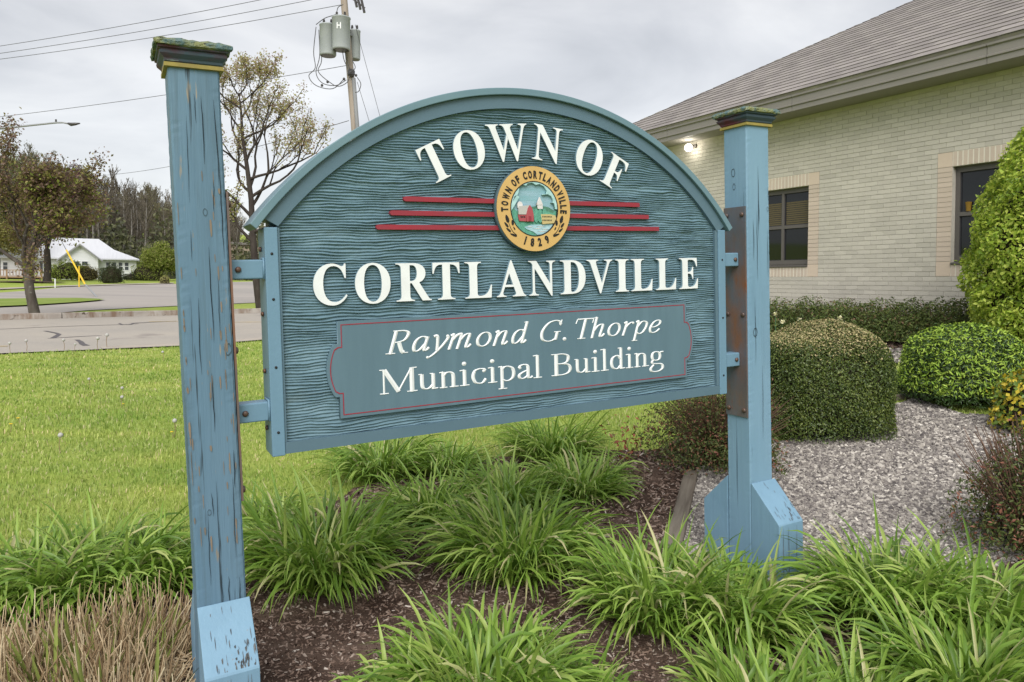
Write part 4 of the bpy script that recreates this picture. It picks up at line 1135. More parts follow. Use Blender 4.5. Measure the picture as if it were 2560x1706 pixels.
# soldier courses, corner blocks
sold = brick_mesh('soldier_brick', .062, .222, m_brickp)
blk = brick_mesh('corner_block', .234, 3 * CH - J, m_block)
for (w0, w1) in WINS:
    n = 17; mod = (w1 - w0) / n
    for i in range(n):
        a = w0 + (i + .5) * mod
        if i == 0:
            for zz, hh in ((ZB, 2.6 * CH), (ZHEAD + .004, ZB + 25 * CH - ZHEAD - .004)):
                mb = MB(); mb.box(w0, w1, -.0055, .0015, zz, zz + hh, lambda x, y, z: B(x, y, z)); mb.build('pointing', m_point, bld)
        for z in (ZB + J / 2, ZHEAD + .008):
            me = sold if z < 3 else None
            o = obj('soldier_brick', sold, bld, B(a, rb.uniform(-.001, .001), z)); o.scale = ((mod - .019) / .062, 1, (.196 / .222) if z < 3 else (ZB + 25 * CH - ZHEAD - .013) / .222)
    for c in (w0 - .12, w1 + .12):
        for z in (ZB + J / 2, ZB + 22 * CH + J / 2): obj('corner_block', blk, bld, B(c, .0015, z))
# windows: reveal, frame, mullion, panes, blinds
for wi, (w0, w1) in enumerate(WINS):
    wd = obj('window', bpy.data.meshes.new('window'), bld)
    mb = MB()
    TB = lambda x, y, z: B(x, y, z)
    for a0, a1, z0, z1 in ((w0, w0 + .07, ZSILL + .05, ZHEAD), (w1 - .07, w1, ZSILL + .05, ZHEAD), (w0 + .07, w1 - .07, ZSILL + .05, ZSILL + .135), (w0 + .07, w1 - .07, ZHEAD - .09, ZHEAD), ((w0 + w1) / 2 - .030, (w0 + w1) / 2 + .030, ZSILL + .135, ZHEAD - .09), (w0 + .07, (w0 + w1) / 2 - .03, 2.81, 2.875), ((w0 + w1) / 2 + .03, w1 - .07, 2.81, 2.875)):
        mb.box(a0, a1, -.16, -.095, z0, z1, TB)
    me = mb.mesh('window', m_winframe); wd.data = me
    mb = MB(); mb.prism([(-.15, ZSILL + .045), (.030, ZSILL + .022), (.030, ZSILL - .002), (.012, ZSILL - .002), (.0115, ZSILL - .010), (-.15, ZSILL - .010)], w0 + .003, w1 - .003, lambda p, d, r: B(d, p, r)); mb.build('sill', m_winframe, wd)
    mid = (w0 + w1) / 2
    for a0, a1 in ((w0 + .07, mid - .03), (mid + .03, w1 - .07)):
        for z0, z1 in ((ZSILL + .135, 2.81), (2.875, ZHEAD - .09)):
            mb = MB(); mb.box(a0 + .018, a1 - .018, -.135, -.131, z0 + .015, z1 - .015, TB); mb.build('pane', m_glassdark, wd)
            mb = MB()
            for q_ in ((a0, a0 + .018, z0, z1), (a1 - .018, a1, z0, z1), (a0 + .018, a1 - .018, z0, z0 + .015), (a0 + .018, a1 - .018, z1 - .015, z1)): mb.box(q_[0], q_[1], -.145, -.12, q_[2], q_[3], TB)
            mb.build('sash', m_drip, wd)
    if wi == 1:
        # the slats of the half-drawn blind, seen just inside the panes
        for a0, a1 in ((w0 + .10, mid - .06), (mid + .06, w1 - .10)):
            mb = MB(); z = 2.895
            while z < 3.33:
                mb.add([B(a0, -.128, z), B(a1, -.128, z), B(a1, -.1292, z + .030), B(a0, -.1292, z + .030)], [(0, 1, 2, 3)]); z += .042
            mb.build('blind', m_blind, wd)
    else:
        mb = MB(); mb.lathe([(.035, 0), (.042, .10), (.05, .15)], B(w1 - .20, -.115, 2.88), 10); mb.build('window_ornament', mat('amber_vase', (0.22, 0.13, 0.02), 0.4), wd)
# eaves: soffit, fascia in lengths, drip edge
OV = .60
mb = MB(); mb.box(A_LO, A_HI + OV - .01, -.004, OV - .012, 4.985, 5.0, lambda x, y, z: B(x, y, z)); mb.box(A_HI - .003, A_HI + OV - .012, -9, -.0045, 4.985, 5.0, lambda x, y, z: B(x, y, z)); mb.build('soffit', m_soffit, bld)
fp = [(OV - .03, 4.97), (OV - .002, 4.97), (OV, 5.055), (OV + .022, 5.07), (OV + .022, 5.095), (OV + .002, 5.105), (OV + .002, 5.215), (OV + .03, 5.235), (OV + .03, 5.27), (OV - .03, 5.272)]
js = [-8.0, -4.61, -1.139, 2.333, 5.80, A_HI + OV]
for a0, a1 in zip(js[:-1], js[1:]):
    mb = MB(); mb.prism(fp, a0 + .004, a1 - .004, lambda p, d, r: B(d, p, r)); mb.build('fascia', m_fasc, bld)
mb = MB(); mb.prism([(p[0] - OV + A_HI + OV, p[1]) for p in fp], -9, OV + .0, lambda p, d, r: B(p, d, r)); mb.build('fascia', m_fasc, bld)
mb = MB(); mb.box(A_LO, A_HI + OV + .02, OV - .04, OV + .012, 5.2725, 5.315, lambda x, y, z: B(x, y, z)); mb.build('drip_edge', m_drip, bld)
# roof: deck and shingles, hip end on the left
TP = 6.65 / 12; CP = 1 / math.sqrt(1 + TP * TP); RZ = 5.318
QE = OV + .045
AE = A_HI + OV + .045
RUN = 8.5
def RP(a, s, h=0.0):
    """point on the front slope: a along the eave, s metres up the slope, h off it"""
    return B(a, QE - s * CP - (-h * TP * CP), RZ + s * TP * CP + h * CP)
mb = MB()
sl = RUN / CP
mb.add([RP(A_LO, 0), RP(AE, 0), RP(AE - RUN, sl), RP(A_LO, sl), RP(A_LO, 0, -.06), RP(AE, 0, -.06), RP(AE - RUN, sl, -.06), RP(A_LO, sl, -.06)], [(0, 1, 2, 3), (0, 4, 5, 1), (1, 5, 6, 2), (4, 7, 6, 5)])
# hip end and back slope
mb.add([B(AE, QE, RZ), B(AE, QE - 2 * RUN, RZ), B(AE - RUN, QE - RUN, RZ + RUN * TP)], [(0, 1, 2)])
mb.add([B(A_LO, QE - RUN, RZ + RUN * TP), B(AE - RUN, QE - RUN, RZ + RUN * TP), B(AE, QE - 2 * RUN, RZ), B(A_LO, QE - 2 * RUN, RZ)], [(0, 1, 2, 3)])
mb.build('roof', m_shing, bld)
EX, TW = .300, .44
items = []
nrow = int(sl / EX)
rs_ = random.Random(9)
for r in range(nrow):
    s0 = r * EX - .012
    off = (r % 2) * TW / 2 + rs_.uniform(-.012, .012)
    amax = AE - s0 * CP - .02
    i = int((A_LO + 5) / TW)
    while True:
        a0 = i * TW + off; i += 1
        if a0 > amax: break
        a1 = min(a0 + TW - .009, amax + .05)
        if a1 - a0 < .03: continue
        items.append((a0, a1, s0 + rs_.uniform(-.004, .004)))
def shingle_geo(a0, a1, s0):
    t = .008
    sv = [(a0, s0, .011), (a1, s0, .011), (a1, s0 + EX + .03, .002), (a0, s0 + EX + .03, .002), (a0, s0, .011 + t), (a1, s0, .011 + t), (a1, s0 + EX + .03, .004), (a0, s0 + EX + .03, .004)]
    return sv
SF = [(4, 5, 6, 7), (0, 1, 5, 4), (1, 2, 6, 5), (3, 0, 4, 7)]
def shp(a, s): return np.array(RP(a, s))
def vis_sh(it):
    p = RP((it[0] + it[1]) / 2, it[2]); 
    w = wall_pt(-p[0], p[2] + .75, -p[1])
    x, y = proj(w); return 1500 < x < 2560 and 0 < y < 420, w[0]**2 + w[1]**2
V_ = sorted([it for it in items if vis_sh(it)[0]], key=lambda it: vis_sh(it)[1])
single = V_[:300]; ss = set(id(i) for i in single)
shm = {}
for it in single:
    l = round(it[1] - it[0], 3)
    if l not in shm:
        mb = MB(); mb.add([tuple(np.array(RP(x, s, h)) - np.array(RP(0, 0, 0))) for x, s, h in shingle_geo(0, l, 0)], SF); shm[l] = mb.mesh('shingle', m_shing)
    obj('shingle', shm[l], bld, RP(it[0], it[2], 0))
mb = MB()
for it in items:
    if id(it) in ss: continue
    mb.add([RP(x, s, h) for x, s, h in shingle_geo(*it)], SF)
o = mb.build('shingle_courses', m_shing, bld); o['kind'] = 'stuff'
# hip cap shingles
hp0 = np.array(B(AE, QE, RZ)); hp1 = np.array(B(AE - RUN, QE - RUN, RZ + RUN * TP))
n = 64
for i in range(n):
    p = hp0 + (hp1 - hp0) * (i / n); q = hp0 + (hp1 - hp0) * ((i + 1.25) / n)
    w = .10
    f1 = np.array((1, 0, -TP * 0 )) * 0
    sd1 = np.array(B(-1, 0, 0)) - np.array(B(0, 0, 0)); sd2 = np.array(B(0, -1, 0)) - np.array(B(0, 0, 0))
    drop = np.array((0, 0, 1.0)); up = np.array((0, 0, .03)); up2 = np.array((0, 0, .016))
    mb = MB(); mb.add([p + up, q + up2, q + sd1 * w + up2, p + sd1 * w + up, q + sd2 * w + up2, p + sd2 * w + up], [(0, 1, 2, 3), (0, 1, 4, 5)]); mb.build('hip_shingle', m_shing, bld)
# flood lamp under the eave
lp = B(5.49, .16, 4.86)
fl = thing('flood_lamp', 'lit round flood lamp under the eave of the brick building', 'lamp', wall_pt(5.49, 4.86, 0.02), math.atan2(-DW[1], -DW[0]))
mb = MB(); mb.lathe([(.05, 0), (.05, .04)], (0, 0, 0), 12, lambda x, y, z: (x, -z, y)); mb.build('base', m_fasc, fl)
mb = MB(); mb.tube([(0, -.04, 0), (0, -.10, .02), (0, -.14, 0)], .014, 6); mb.lathe([(.03, .0), (.06, -.05), (.068, -.10), (.066, -.102), (.03, -.01)], (0, -.13, .0), 14, lambda x, y, z: (x, y - (-z) * .75, z * .55)); mb.build('shade', m_fasc, fl, True)
bpy_sph = MB(); bpy_sph.lathe([(.008, -.085), (.058, -.07), (.082, -.015), (.078, .03), (.045, .07), (.008, .085)], (0, -.21, -.05), 14); bpy_sph.build('bulb', emis('lamp_glow', (1.0, 0.93, 0.82), 14.0), fl, True)
# ------------------------------------------------------------------ PLANTS NEAR THE SIGN
m_leafdl = mat('daylily_leaf', (0.10, 0.185, 0.028), 0.38, 0.45, island=0.2, obrand=0.2, trans=0.36,
               grads=[(0.0, (0.105, 0.20, 0.026)), (0.35, (0.19, 0.325, 0.042)), (0.72, (0.29, 0.43, 0.075)), (0.93, (0.40, 0.50, 0.13)), (0.965, (0.54, 0.51, 0.26))])
def blade(L, w, lean, bend, twist, az, base, seg=7):
    """one arching strap leaf: vertices of a shallow V section; returns (verts, quads)"""
    V = []; x = np.array(base, float); ang = lean
    d = np.array([math.cos(az), math.sin(az), 0]); side0 = np.array([-math.sin(az), math.cos(az), 0])
    for i in range(seg + 1):
        t = i / seg
        ww = w * (0.62 + 1.2 * t) * (1 - t ** 2.6) if t < 1 else 0.0
        ww = max(ww, w * .03)
        tv = d * math.sin(ang) + np.array([0, 0, math.cos(ang)])
        nv = d * math.cos(ang) - np.array([0, 0, math.sin(ang)])
        tw = twist * t
        sd = side0 * math.cos(tw) + nv * math.sin(tw)
        keel = -nv * ww * .28 if False else nv * ww * .22
        V += [x - sd * ww / 2, x + keel, x + sd * ww / 2]
        ang = lean + bend * (t ** 1.35) * 1.0
        x = x + tv * (L / seg)
    Fq = []
    for i in range(seg):
        for j in (0, 1): Fq.append((i * 3 + j, i * 3 + j + 1, (i + 1) * 3 + j + 1, (i + 1) * 3 + j))
    return np.array(V), np.array(Fq)
# shared leaf shapes, standing at the origin and leaning towards +x
rb = np.random.default_rng(21)
LEAVES = []
for i in range(48):
    L = rb.uniform(.36, .60); w = rb.uniform(.015, .0225)
    cls = i % 6
    lean = (rb.uniform(.22, .5), rb.uniform(.35, .8), rb.uniform(.5, 1.0), rb.uniform(.7, 1.15), rb.uniform(.45, .95), rb.uniform(.3, .8))[cls]
    bend = (rb.uniform(.9, 2.2), rb.uniform(1.6, 2.7), rb.uniform(1.5, 2.5), rb.uniform(1.1, 1.9), rb.uniform(1.4, 2.4), rb.uniform(1.8, 2.9))[cls]
    v, q = blade(L, w, lean, bend, rb.uniform(-.9, .9), 0.0, (0, 0, 0))
    LEAVES.append((mesh_np('leaf', v, [q], m_leafdl, True), v, q))
def daylily(px, py, width_px, label, nleaf=150, nmass=150, hk=1.0, off=(0, 0), drop=0.0):
    p = ground_at(px, py)
    k = width_px / F * p[1] / 0.98                            # clump diameter against the standard 0.98 m
    t = thing('daylily_clump', label, 'daylily', (p[0] + off[0], p[1] + off[1], float(gz(p[0] + off[0], p[1] + off[1])) - .01), 0, 'daylily clumps round the town sign')
    r_ = random.Random(int(px * 7 + py))
    hk = hk * min(max(k, .82), 1.15) * 1.2
    Vm, Qm, n = [], [], 0
    nmass = int(nmass * 4.2)
    for i in range(nleaf + nmass):
        me, v, q = LEAVES[r_.randrange(len(LEAVES))]
        R = .27 * k * math.sqrt(r_.random()); a0 = r_.uniform(0, 2 * PI)
        az = a0 + r_.gauss(0, .75)
        sc = r_.uniform(.58, .98); szz = sc * hk; sxx = sc * k * 1.06
        M = Matrix.Translation((R * math.cos(a0), R * math.sin(a0), 0)) @ Matrix.Rotation(az, 4, 'Z') @ Matrix.Diagonal((sxx, sc * 1.0, szz, 1))
        if i < nleaf:
            o = bpy.data.objects.new('leaf', me); COL.objects.link(o); o.parent = t; o.matrix_local = M
        else:
            A = np.array(M); vv = v @ A[:3, :3].T + A[:3, 3]
            Vm.append(vv); Qm.append(q + n); n += len(vv)
    o = obj('leaf_mass', mesh_np('leaf_mass', np.vstack(Vm), [np.vstack(Qm)], m_leafdl, True), t); o['kind'] = 'stuff'
DL = [
 (70, 1515, 420, 'daylily clump at the left picture edge behind the cut straw stems', 110, 130, 1.0),
 (240, 1480, 420, 'broad daylily clump between the picture edge and the near post', 110, 130, 1.0),
 (400, 1460, 350, 'daylily clump tucked against the left side of the near post', 100, 120, .95),
 (655, 1345, 250, 'small pale daylily clump showing just right of the near post', 90, 90, 1.0),
 (805, 1445, 440, 'big rounded daylily clump right of the near post, dark at its foot', 170, 190, 1.12),
 (955, 1190, 290, 'daylily clump furthest back on the left, at the lawn edge', 90, 100, 1.0),
 (1120, 1185, 220, 'smaller daylily clump at the lawn edge under the middle of the board', 80, 90, .9),
 (1085, 1310, 300, 'daylily clump in the second row under the left half of the board', 110, 120, 1.0),
 (1285, 1425, 440, 'spreading daylily clump in the middle of the bed, fanning in front', 170, 190, 1.05),
 (1265, 1275, 300, 'daylily clump just behind the spreading middle one', 110, 120, 1.0),
 (1380, 1150, 280, 'daylily clump furthest back on the right, at the lawn edge', 90, 100, 1.0),
 (1450, 1240, 270, 'daylily clump at the right end of the back row beside bare mulch', 100, 110, 1.0),
 (1640, 1545, 420, 'large daylily clump in front of the far post, left half', 150, 170, 1.1),
 (1840, 1570, 400, 'large daylily clump covering the foot of the far post', 150, 170, 1.0),
 (1210, 1790, 520, 'nearest daylily clump at the bottom middle of the picture', 180, 200, 1.08),
 (1015, 1830, 340, 'low daylily clump at the bottom edge left of the nearest one', 110, 110, .8),
 (1420, 1850, 380, 'low daylily clump at the bottom edge right of the nearest one', 110, 110, .8),
 (2220, 1540, 430, 'daylily clump on the gravel edge right of the far post', 150, 170, 1.08),
 (2450, 1570, 420, 'daylily clump at the right picture edge below the brown shrub', 140, 160, 1.0),
 (2420, 1760, 480, 'bright daylily clump in the lower right corner', 150, 170, 1.05),
 (1910, 1860, 430, 'yellow-green daylily clump at the bottom between the two right-hand ones', 140, 160, .95),
 (2150, 1840, 380, 'low daylily clump at the bottom edge beside the lower right corner', 110, 130, .85),
]
for d in DL: daylily(*d)

# --- cut ornamental grass at the lower left
m_straw = mat('straw_stem', (0.34, 0.225, 0.12), 0.7, 0.2, island=0.3, obrand=0.3, grads=[(0, (0.20, 0.13, 0.07)), (.4, (0.36, 0.26, 0.155)), (.8, (0.52, 0.41, 0.26)), (1, (0.64, 0.55, 0.38))])
m_strawgr = mat('green_reed', (0.20, 0.24, 0.06), 0.6, 0.2, obrand=0.25)
STEM = []
for i in range(10):
    L = rb.uniform(.20, .40); bx = rb.uniform(-.09, .09)
    mb = MB(); mb.tube([(0, 0, 0), (bx * .4, bx * .2, L * .5), (bx, bx * .3, L)], [.0030, .0026, .0020], 4); STEM.append((mb.mesh('stem', m_straw), mb))
REED = []
for i in range(6):
    v, q = blade(rb.uniform(.30, .5), rb.uniform(.011, .016), rb.uniform(.02, .12), rb.uniform(0, .35), .4, 0, (0, 0, 0), 5)
    REED.append(mesh_np('reed', v, [q], m_strawgr, True))
def stubble(px, py, w_m, n, label):
    p = ground_at(px, py)
    t = thing('cut_grass_tuft', label, 'ornamental grass', (p[0], p[1], float(gz(p[0], p[1]))), 0, 'cut back ornamental grass at the lower left')
    r_ = random.Random(px)
    Vm, Fm, n0 = [], [], 0
    for i in range(n):
        R = w_m * math.sqrt(r_.random()); a = r_.uniform(0, 2 * PI)
        sc = r_.uniform(.35, 1.12) * (1 - .35 * (R / w_m) ** 2)
        M = Matrix.Translation((R * math.cos(a), R * math.sin(a), -.01)) @ Matrix.Rotation(r_.gauss(0, .20) + .28 * R / w_m * math.cos(a), 4, 'Y') @ Matrix.Rotation(r_.gauss(0, .20) - .28 * R / w_m * math.sin(a), 4, 'X') @ Matrix.Rotation(r_.uniform(0, 6.28), 4, 'Z') @ Matrix.Diagonal((1, 1, sc, 1))
        if i % 8 == 0:
            o = bpy.data.objects.new('reed', REED[r_.randrange(6)])
            COL.objects.link(o); o.parent = t; o.matrix_local = M
        elif i < 130:
            o = bpy.data.objects.new('stem', STEM[r_.randrange(10)][0]); COL.objects.link(o); o.parent = t; o.matrix_local = M
        else:
            A = np.array(M); mbs = STEM[r_.randrange(10)][1]
            v = np.array(mbs.v) @ A[:3, :3].T + A[:3, 3]
            Vm.append(v); Fm.append(np.array([f for f in mbs.f if len(f) == 4]) + n0); n0 += len(v)
    o = obj('stem_mass', mesh_np('stem_mass', np.vstack(Vm), [np.vstack(Fm)], m_straw), t); o['kind'] = 'stuff'
stubble(30, 1735, .28, 420, 'cut straw-coloured grass tuft in the lower left corner')
stubble(185, 1700, .26, 420, 'cut straw-coloured grass tuft in the middle of the three')
stubble(345, 1650, .24, 330, 'cut straw-coloured grass tuft closest to the near post')
stubble(300, 1790, .22, 240, 'short cut grass tuft at the bottom edge left of the near post')

def gp0(px, Y):
    d = ray(px, 700); x, y = d[0] / d[1] * Y, Y
    return (x, y, float(gz(x, y)))
# --- leaf-covered shrubs
def leaf_cloud(P, Nn, size, rs_, aspect=.5, curl=.25, jitter=.7, upb=.25):
    """small two-triangle leaves at points P roughly facing Nn"""
    n = len(P)
    Nn = Nn + rs_.normal(0, jitter, (n, 3)) + np.array([0, 0, upb]); Nn /= np.linalg.norm(Nn, axis=1)[:, None] + 1e-9
    t = rs_.normal(0, 1, (n, 3)); t -= (t * Nn).sum(1)[:, None] * Nn; t /= np.linalg.norm(t, axis=1)[:, None] + 1e-9
    s = np.cross(Nn, t)
    L = size * rs_.uniform(.65, 1.35, n)[:, None]
    a = P - t * L * .5; b = P + s * L * aspect * .5 + Nn * L * curl * .3; c = P + t * L * .5 - Nn * L * curl * .25; d = P - s * L * aspect * .5 + Nn * L * curl * .3
    V = np.stack([a, b, c, d], 1).reshape(-1, 3)
    i = np.arange(n)[:, None] * 4
    T = np.concatenate([i + np.array([[0, 1, 2]]), i + np.array([[0, 2, 3]])])
    return V, T
def shrub(name, label, cat, base, mats, shape, n, size, group=None, aspect=.5, jitter=.7, inner=None, seed=1, stems=None, tip=None, core=None):
    """shape(rng, n) -> points, normals in local metres; the core is a darker twiggy inside"""
    rs_ = np.random.default_rng(seed)
    t = thing(name, label, cat, tuple(base), 0, group)
    P, Nn = shape(rs_, n)
    stray = rs_.random(n) < .04
    P = P + Nn * (stray * rs_.exponential(.03, n))[:, None]
    V, T = leaf_cloud(P, Nn, size, rs_, aspect, jitter=jitter)
    obj('foliage', mesh_np('foliage', V, [T], mats, True), t)
    if tip:
        m2, n2, s2, cond = tip
        P, Nn = shape(rs_, n2); k = cond(P, Nn)
        V, T = leaf_cloud(P[k] + Nn[k] * size * .3, Nn[k], s2, rs_, aspect, jitter=jitter)
        obj('new_growth', mesh_np('new_growth', V, [T], m2, True), t)
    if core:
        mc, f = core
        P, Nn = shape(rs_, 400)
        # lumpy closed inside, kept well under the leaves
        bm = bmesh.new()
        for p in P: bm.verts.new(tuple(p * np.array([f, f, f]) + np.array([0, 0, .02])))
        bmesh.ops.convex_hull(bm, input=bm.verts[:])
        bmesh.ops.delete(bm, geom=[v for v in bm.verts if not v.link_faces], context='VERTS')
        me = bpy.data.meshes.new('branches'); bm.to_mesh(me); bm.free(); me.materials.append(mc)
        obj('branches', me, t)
    if stems:
        ms, ns, hgt, spread, r0 = stems
        mb = MB(); rr = random.Random(seed)
        for i in range(ns):
            a = rr.uniform(0, 2 * PI); e = spread * math.sqrt(rr.random()); h = hgt * rr.uniform(.6, 1.08) * (1 - .25 * (e / spread) ** 2)
            x, y = e * math.cos(a), e * math.sin(a)
            mid = (x * .45 + rr.uniform(-.03, .03), y * .45 + rr.uniform(-.03, .03), h * .5)
            mb.tube([(x * .12, y * .12, 0), mid, (x + rr.uniform(-.04, .04), y + rr.uniform(-.04, .04), h)], [r0, r0 * .7, r0 * .35], 4, False)
        mb.build('stem', ms, t)['kind'] = 'stuff'
    return t
def superell(rx, ry, h, pw, z0=.05, lump=.03, depth=.12, topflat=1.0):
    def f(rs_, n):
        d = rs_.normal(0, 1, (n, 3)); d /= np.linalg.norm(d, axis=1)[:, None]
        d[:, 2] = np.abs(d[:, 2]) * 1.0 - .25 * rs_.random(n)
        e = (np.abs(d[:, 0]) ** pw + np.abs(d[:, 1]) ** pw + np.abs(d[:, 2]) ** pw) ** (-1 / pw)
        p = d * e[:, None]
        g = np.abs(p) ** (pw - 1) * np.sign(p)
        nn = g / np.array([rx, ry, h]); nn /= np.linalg.norm(nn, axis=1)[:, None] + 1e-9
        ph = 1 + lump * (np.sin(d[:, 0] * 7 + 1) * np.sin(d[:, 1] * 6 + 2) + np.sin(d[:, 2] * 9 + d[:, 0] * 5))
        P = p * np.array([rx, ry, h * .80]) * ph[:, None]
        P[:, 2] += h * .20
        P -= nn * (depth * rs_.random(n) ** 1.6)[:, None]
        P[:, 2] = np.maximum(P[:, 2], z0 * rs_.random(n))
        return P, nn
    return f
m_box = mat('boxwood_leaf', (1, 1, 1), 0.4, 0.4, var=[((1.3, 1.15, .9), 2.5), ((.7, .75, .8), 5, None, (.5, .7))], island=0.3, trans=0.12, grads=[(0, (0.030, 0.055, 0.012)), (.5, (0.065, 0.105, 0.022)), (1, (0.13, 0.17, 0.04))])
m_boxtop = mat('clipped_leaf_ends', (0.20, 0.185, 0.075), 0.6, 0.3, island=0.3, grads=[(0, (0.16, 0.17, 0.06)), (.4, (0.34, 0.29, 0.135)), (1, (0.48, 0.40, 0.22))])
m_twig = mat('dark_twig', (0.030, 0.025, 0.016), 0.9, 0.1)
m_yew = mat('yew_leaf', (0.035, 0.075, 0.016), 0.4, 0.4, island=0.3, grads=[(0, (0.015, 0.035, 0.008)), (1, (0.055, 0.11, 0.022))])
m_yewtip = mat('yew_new_growth', (0.22, 0.34, 0.045), 0.5, 0.3, island=0.2, trans=0.2, grads=[(0, (0.20, 0.34, 0.035)), (1, (0.44, 0.58, 0.09))])
m_cone = mat('lime_leaf', (0.17, 0.25, 0.03), 0.4, 0.4, island=0.3, trans=0.4, grads=[(0, (0.15, 0.25, 0.025)), (.45, (0.34, 0.46, 0.05)), (1, (0.60, 0.66, 0.13))])
m_euo = mat('euonymus_yellow', (0.50, 0.40, 0.03), 0.4, 0.4, island=0.2, trans=0.2, grads=[(0, (0.10, 0.17, 0.025)), (.45, (0.16, 0.24, 0.035)), (.62, (0.52, 0.41, 0.03)), (1, (0.66, 0.53, 0.06))])
m_spi = mat('spirea_leaf', (0.065, 0.080, 0.022), 0.5, 0.3, island=0.3, trans=0.15, grads=[(0, (0.04, 0.055, 0.018)), (.5, (0.09, 0.12, 0.03)), (.74, (0.14, 0.16, 0.045)), (.82, (0.17, 0.085, 0.05)), (1, (0.26, 0.095, 0.065))])
m_hedge = mat('hedge_leaf', (0.1, 0.12, 0.03), 0.5, 0.3, island=0.3, trans=0.2, grads=[(0, (0.045, 0.07, 0.02)), (.5, (0.095, 0.135, 0.034)), (.88, (0.16, 0.20, 0.05)), (.94, (0.15, 0.10, 0.05)), (1, (0.20, 0.12, 0.07))])
m_spibr = mat('spirea_twig', (0.17, 0.10, 0.07), 0.8, 0.2, var=((0.08, 0.05, 0.035), 30), island=0.3)
def sized(px, py, wpx): p = ground_at(px, py); return p, wpx / F * p[1]
p, w = sized(2090, 1106, 330)
hb = 1.02
shrub('boxwood', 'big clipped dark green boxwood drum with brownish flat top', 'boxwood', (p[0], p[1] + .35, float(gz(p[0], p[1] + .35))), m_box, superell(w * .51, w * .49, hb, 2.9, lump=.03, depth=.15), 78000, .0225, seed=2,
      tip=(m_boxtop, 120000, .019, lambda P, n_: (n_[:, 2] + np.random.default_rng(1).normal(0, .12, len(P)) > .55) & (P[:, 2] > hb * .70)), core=(m_twig, .88))
p, w = sized(2452, 1030, 290)
shrub('yew_globe', 'low round yew with lime new tips right of the clipped boxwood', 'yew', (p[0] + .1, p[1] + .45, float(gz(p[0], p[1] + .45))), m_yew, superell(w * .50, w * .5, .80, 2.6, lump=.02, depth=.14), 22000, .038, seed=3, aspect=.3,
      tip=(m_yewtip, 11000, .046, lambda P, n_: (P[:, 2] > .12)), core=(m_twig, .87))
p = np.array(gp0(2650, 9.3))
def cone(rs_, n):
    h = 3.25
    z = h * (1 - np.sqrt(rs_.random(n)) * .0 - rs_.random(n) ** .75)
    z = np.clip(z, 0, h)
    a = rs_.uniform(0, 2 * PI, n)
    prof = 1.08 * np.clip(1 - (z / h) ** 2.4, 0, 1) ** .62 * (.78 + .22 * np.clip(z / 1.0, 0, 1))
    r = prof * (1 + .05 * np.sin(a * 5 + z * 7) + .04 * np.sin(a * 9 - z * 11))
    r = r - .16 * rs_.random(n) ** 1.8 + rs_.normal(0, .018, n)
    nn = np.stack([np.cos(a), np.sin(a), .15 + .7 * (z / h) ** 2], 1); nn /= np.linalg.norm(nn, axis=1)[:, None]
    return np.stack([r * np.cos(a), r * np.sin(a), z + .03], 1), nn
shrub('columnar_shrub', 'tall cone-shaped lime green shrub in front of the right-hand window', 'shrub', (p[0], p[1], float(gz(p[0], p[1]))), m_cone, cone, 44000, .060, seed=4, aspect=.5, jitter=.8, core=(m_twig, .80))
p, w = sized(2590, 1100, 180)
shrub('variegated_euonymus', 'yellow and green variegated shrub cut off by the right picture edge', 'shrub', (p[0] + .10, p[1] + .2, float(gz(p[0], p[1]))), m_euo, superell(.30, .30, .58, 2.3, lump=.05, depth=.12), 2200, .050, seed=5, aspect=.62, jitter=.6, core=(m_twig, .82))
def spirea(name_label, px, py, w_m, h, n, seed, group=None, ns=150, size=.030, m=None):
    p = ground_at(px, py)
    def f(rs_, k):
        d = rs_.normal(0, 1, (k, 3)); d /= np.linalg.norm(d, axis=1)[:, None]; d[:, 2] = np.abs(d[:, 2])
        e = rs_.random(k) ** .45
        l = 1 + .16 * np.sin(d[:, 0] * 5 + seed) + .12 * np.sin(d[:, 1] * 6 + d[:, 2] * 4)
        P = d * (e * l)[:, None] * np.array([w_m * .5, w_m * .5, h * .95])
        P[:, 2] += .04
        return P, d
    return shrub('spirea_shrub', name_label, 'shrub', (p[0], p[1], float(gz(p[0], p[1]))), m or m_spi, f, n, size, seed=seed, aspect=.42, jitter=1.0, group=group,
                 stems=(m_spibr, ns, h * 1.02, w_m * .52, .0045))
spirea('brown-red twiggy spirea shrub behind the foot of the far post', 1795, 1165, 1.14, .76, 15000, 31, ns=340, size=.030)
spirea('brown-red twiggy spirea shrub cut off by the right picture edge', 2580, 1385, .78, .76, 9500, 32, ns=280, size=.027)
for i, (px, py, w_m, h) in enumerate(((1880, 842, 1.5, .62), (1965, 846, 1.3, .60), (2055, 852, 1.25, .68), (2150, 858, 1.3, .66), (2245, 864, 1.15, .62), (2330, 870, 1.2, .62), (2420, 876, 1.2, .66), (2520, 884, 1.2, .66))):
    where = ('mostly hidden behind the far post', 'behind the white daffodils', 'above the middle of the clipped boxwood', 'above the right shoulder of the clipped boxwood', 'above the gap right of the boxwood', 'above the left shoulder of the yew globe', 'left of the tall lime cone', 'behind the tall lime cone')[i]
    spirea('dull green spirea along the brick wall, ' + where, px, py - 9, w_m, h, 9000, 40 + i, 'spirea hedge along the brick wall', 60, .046, m_hedge)
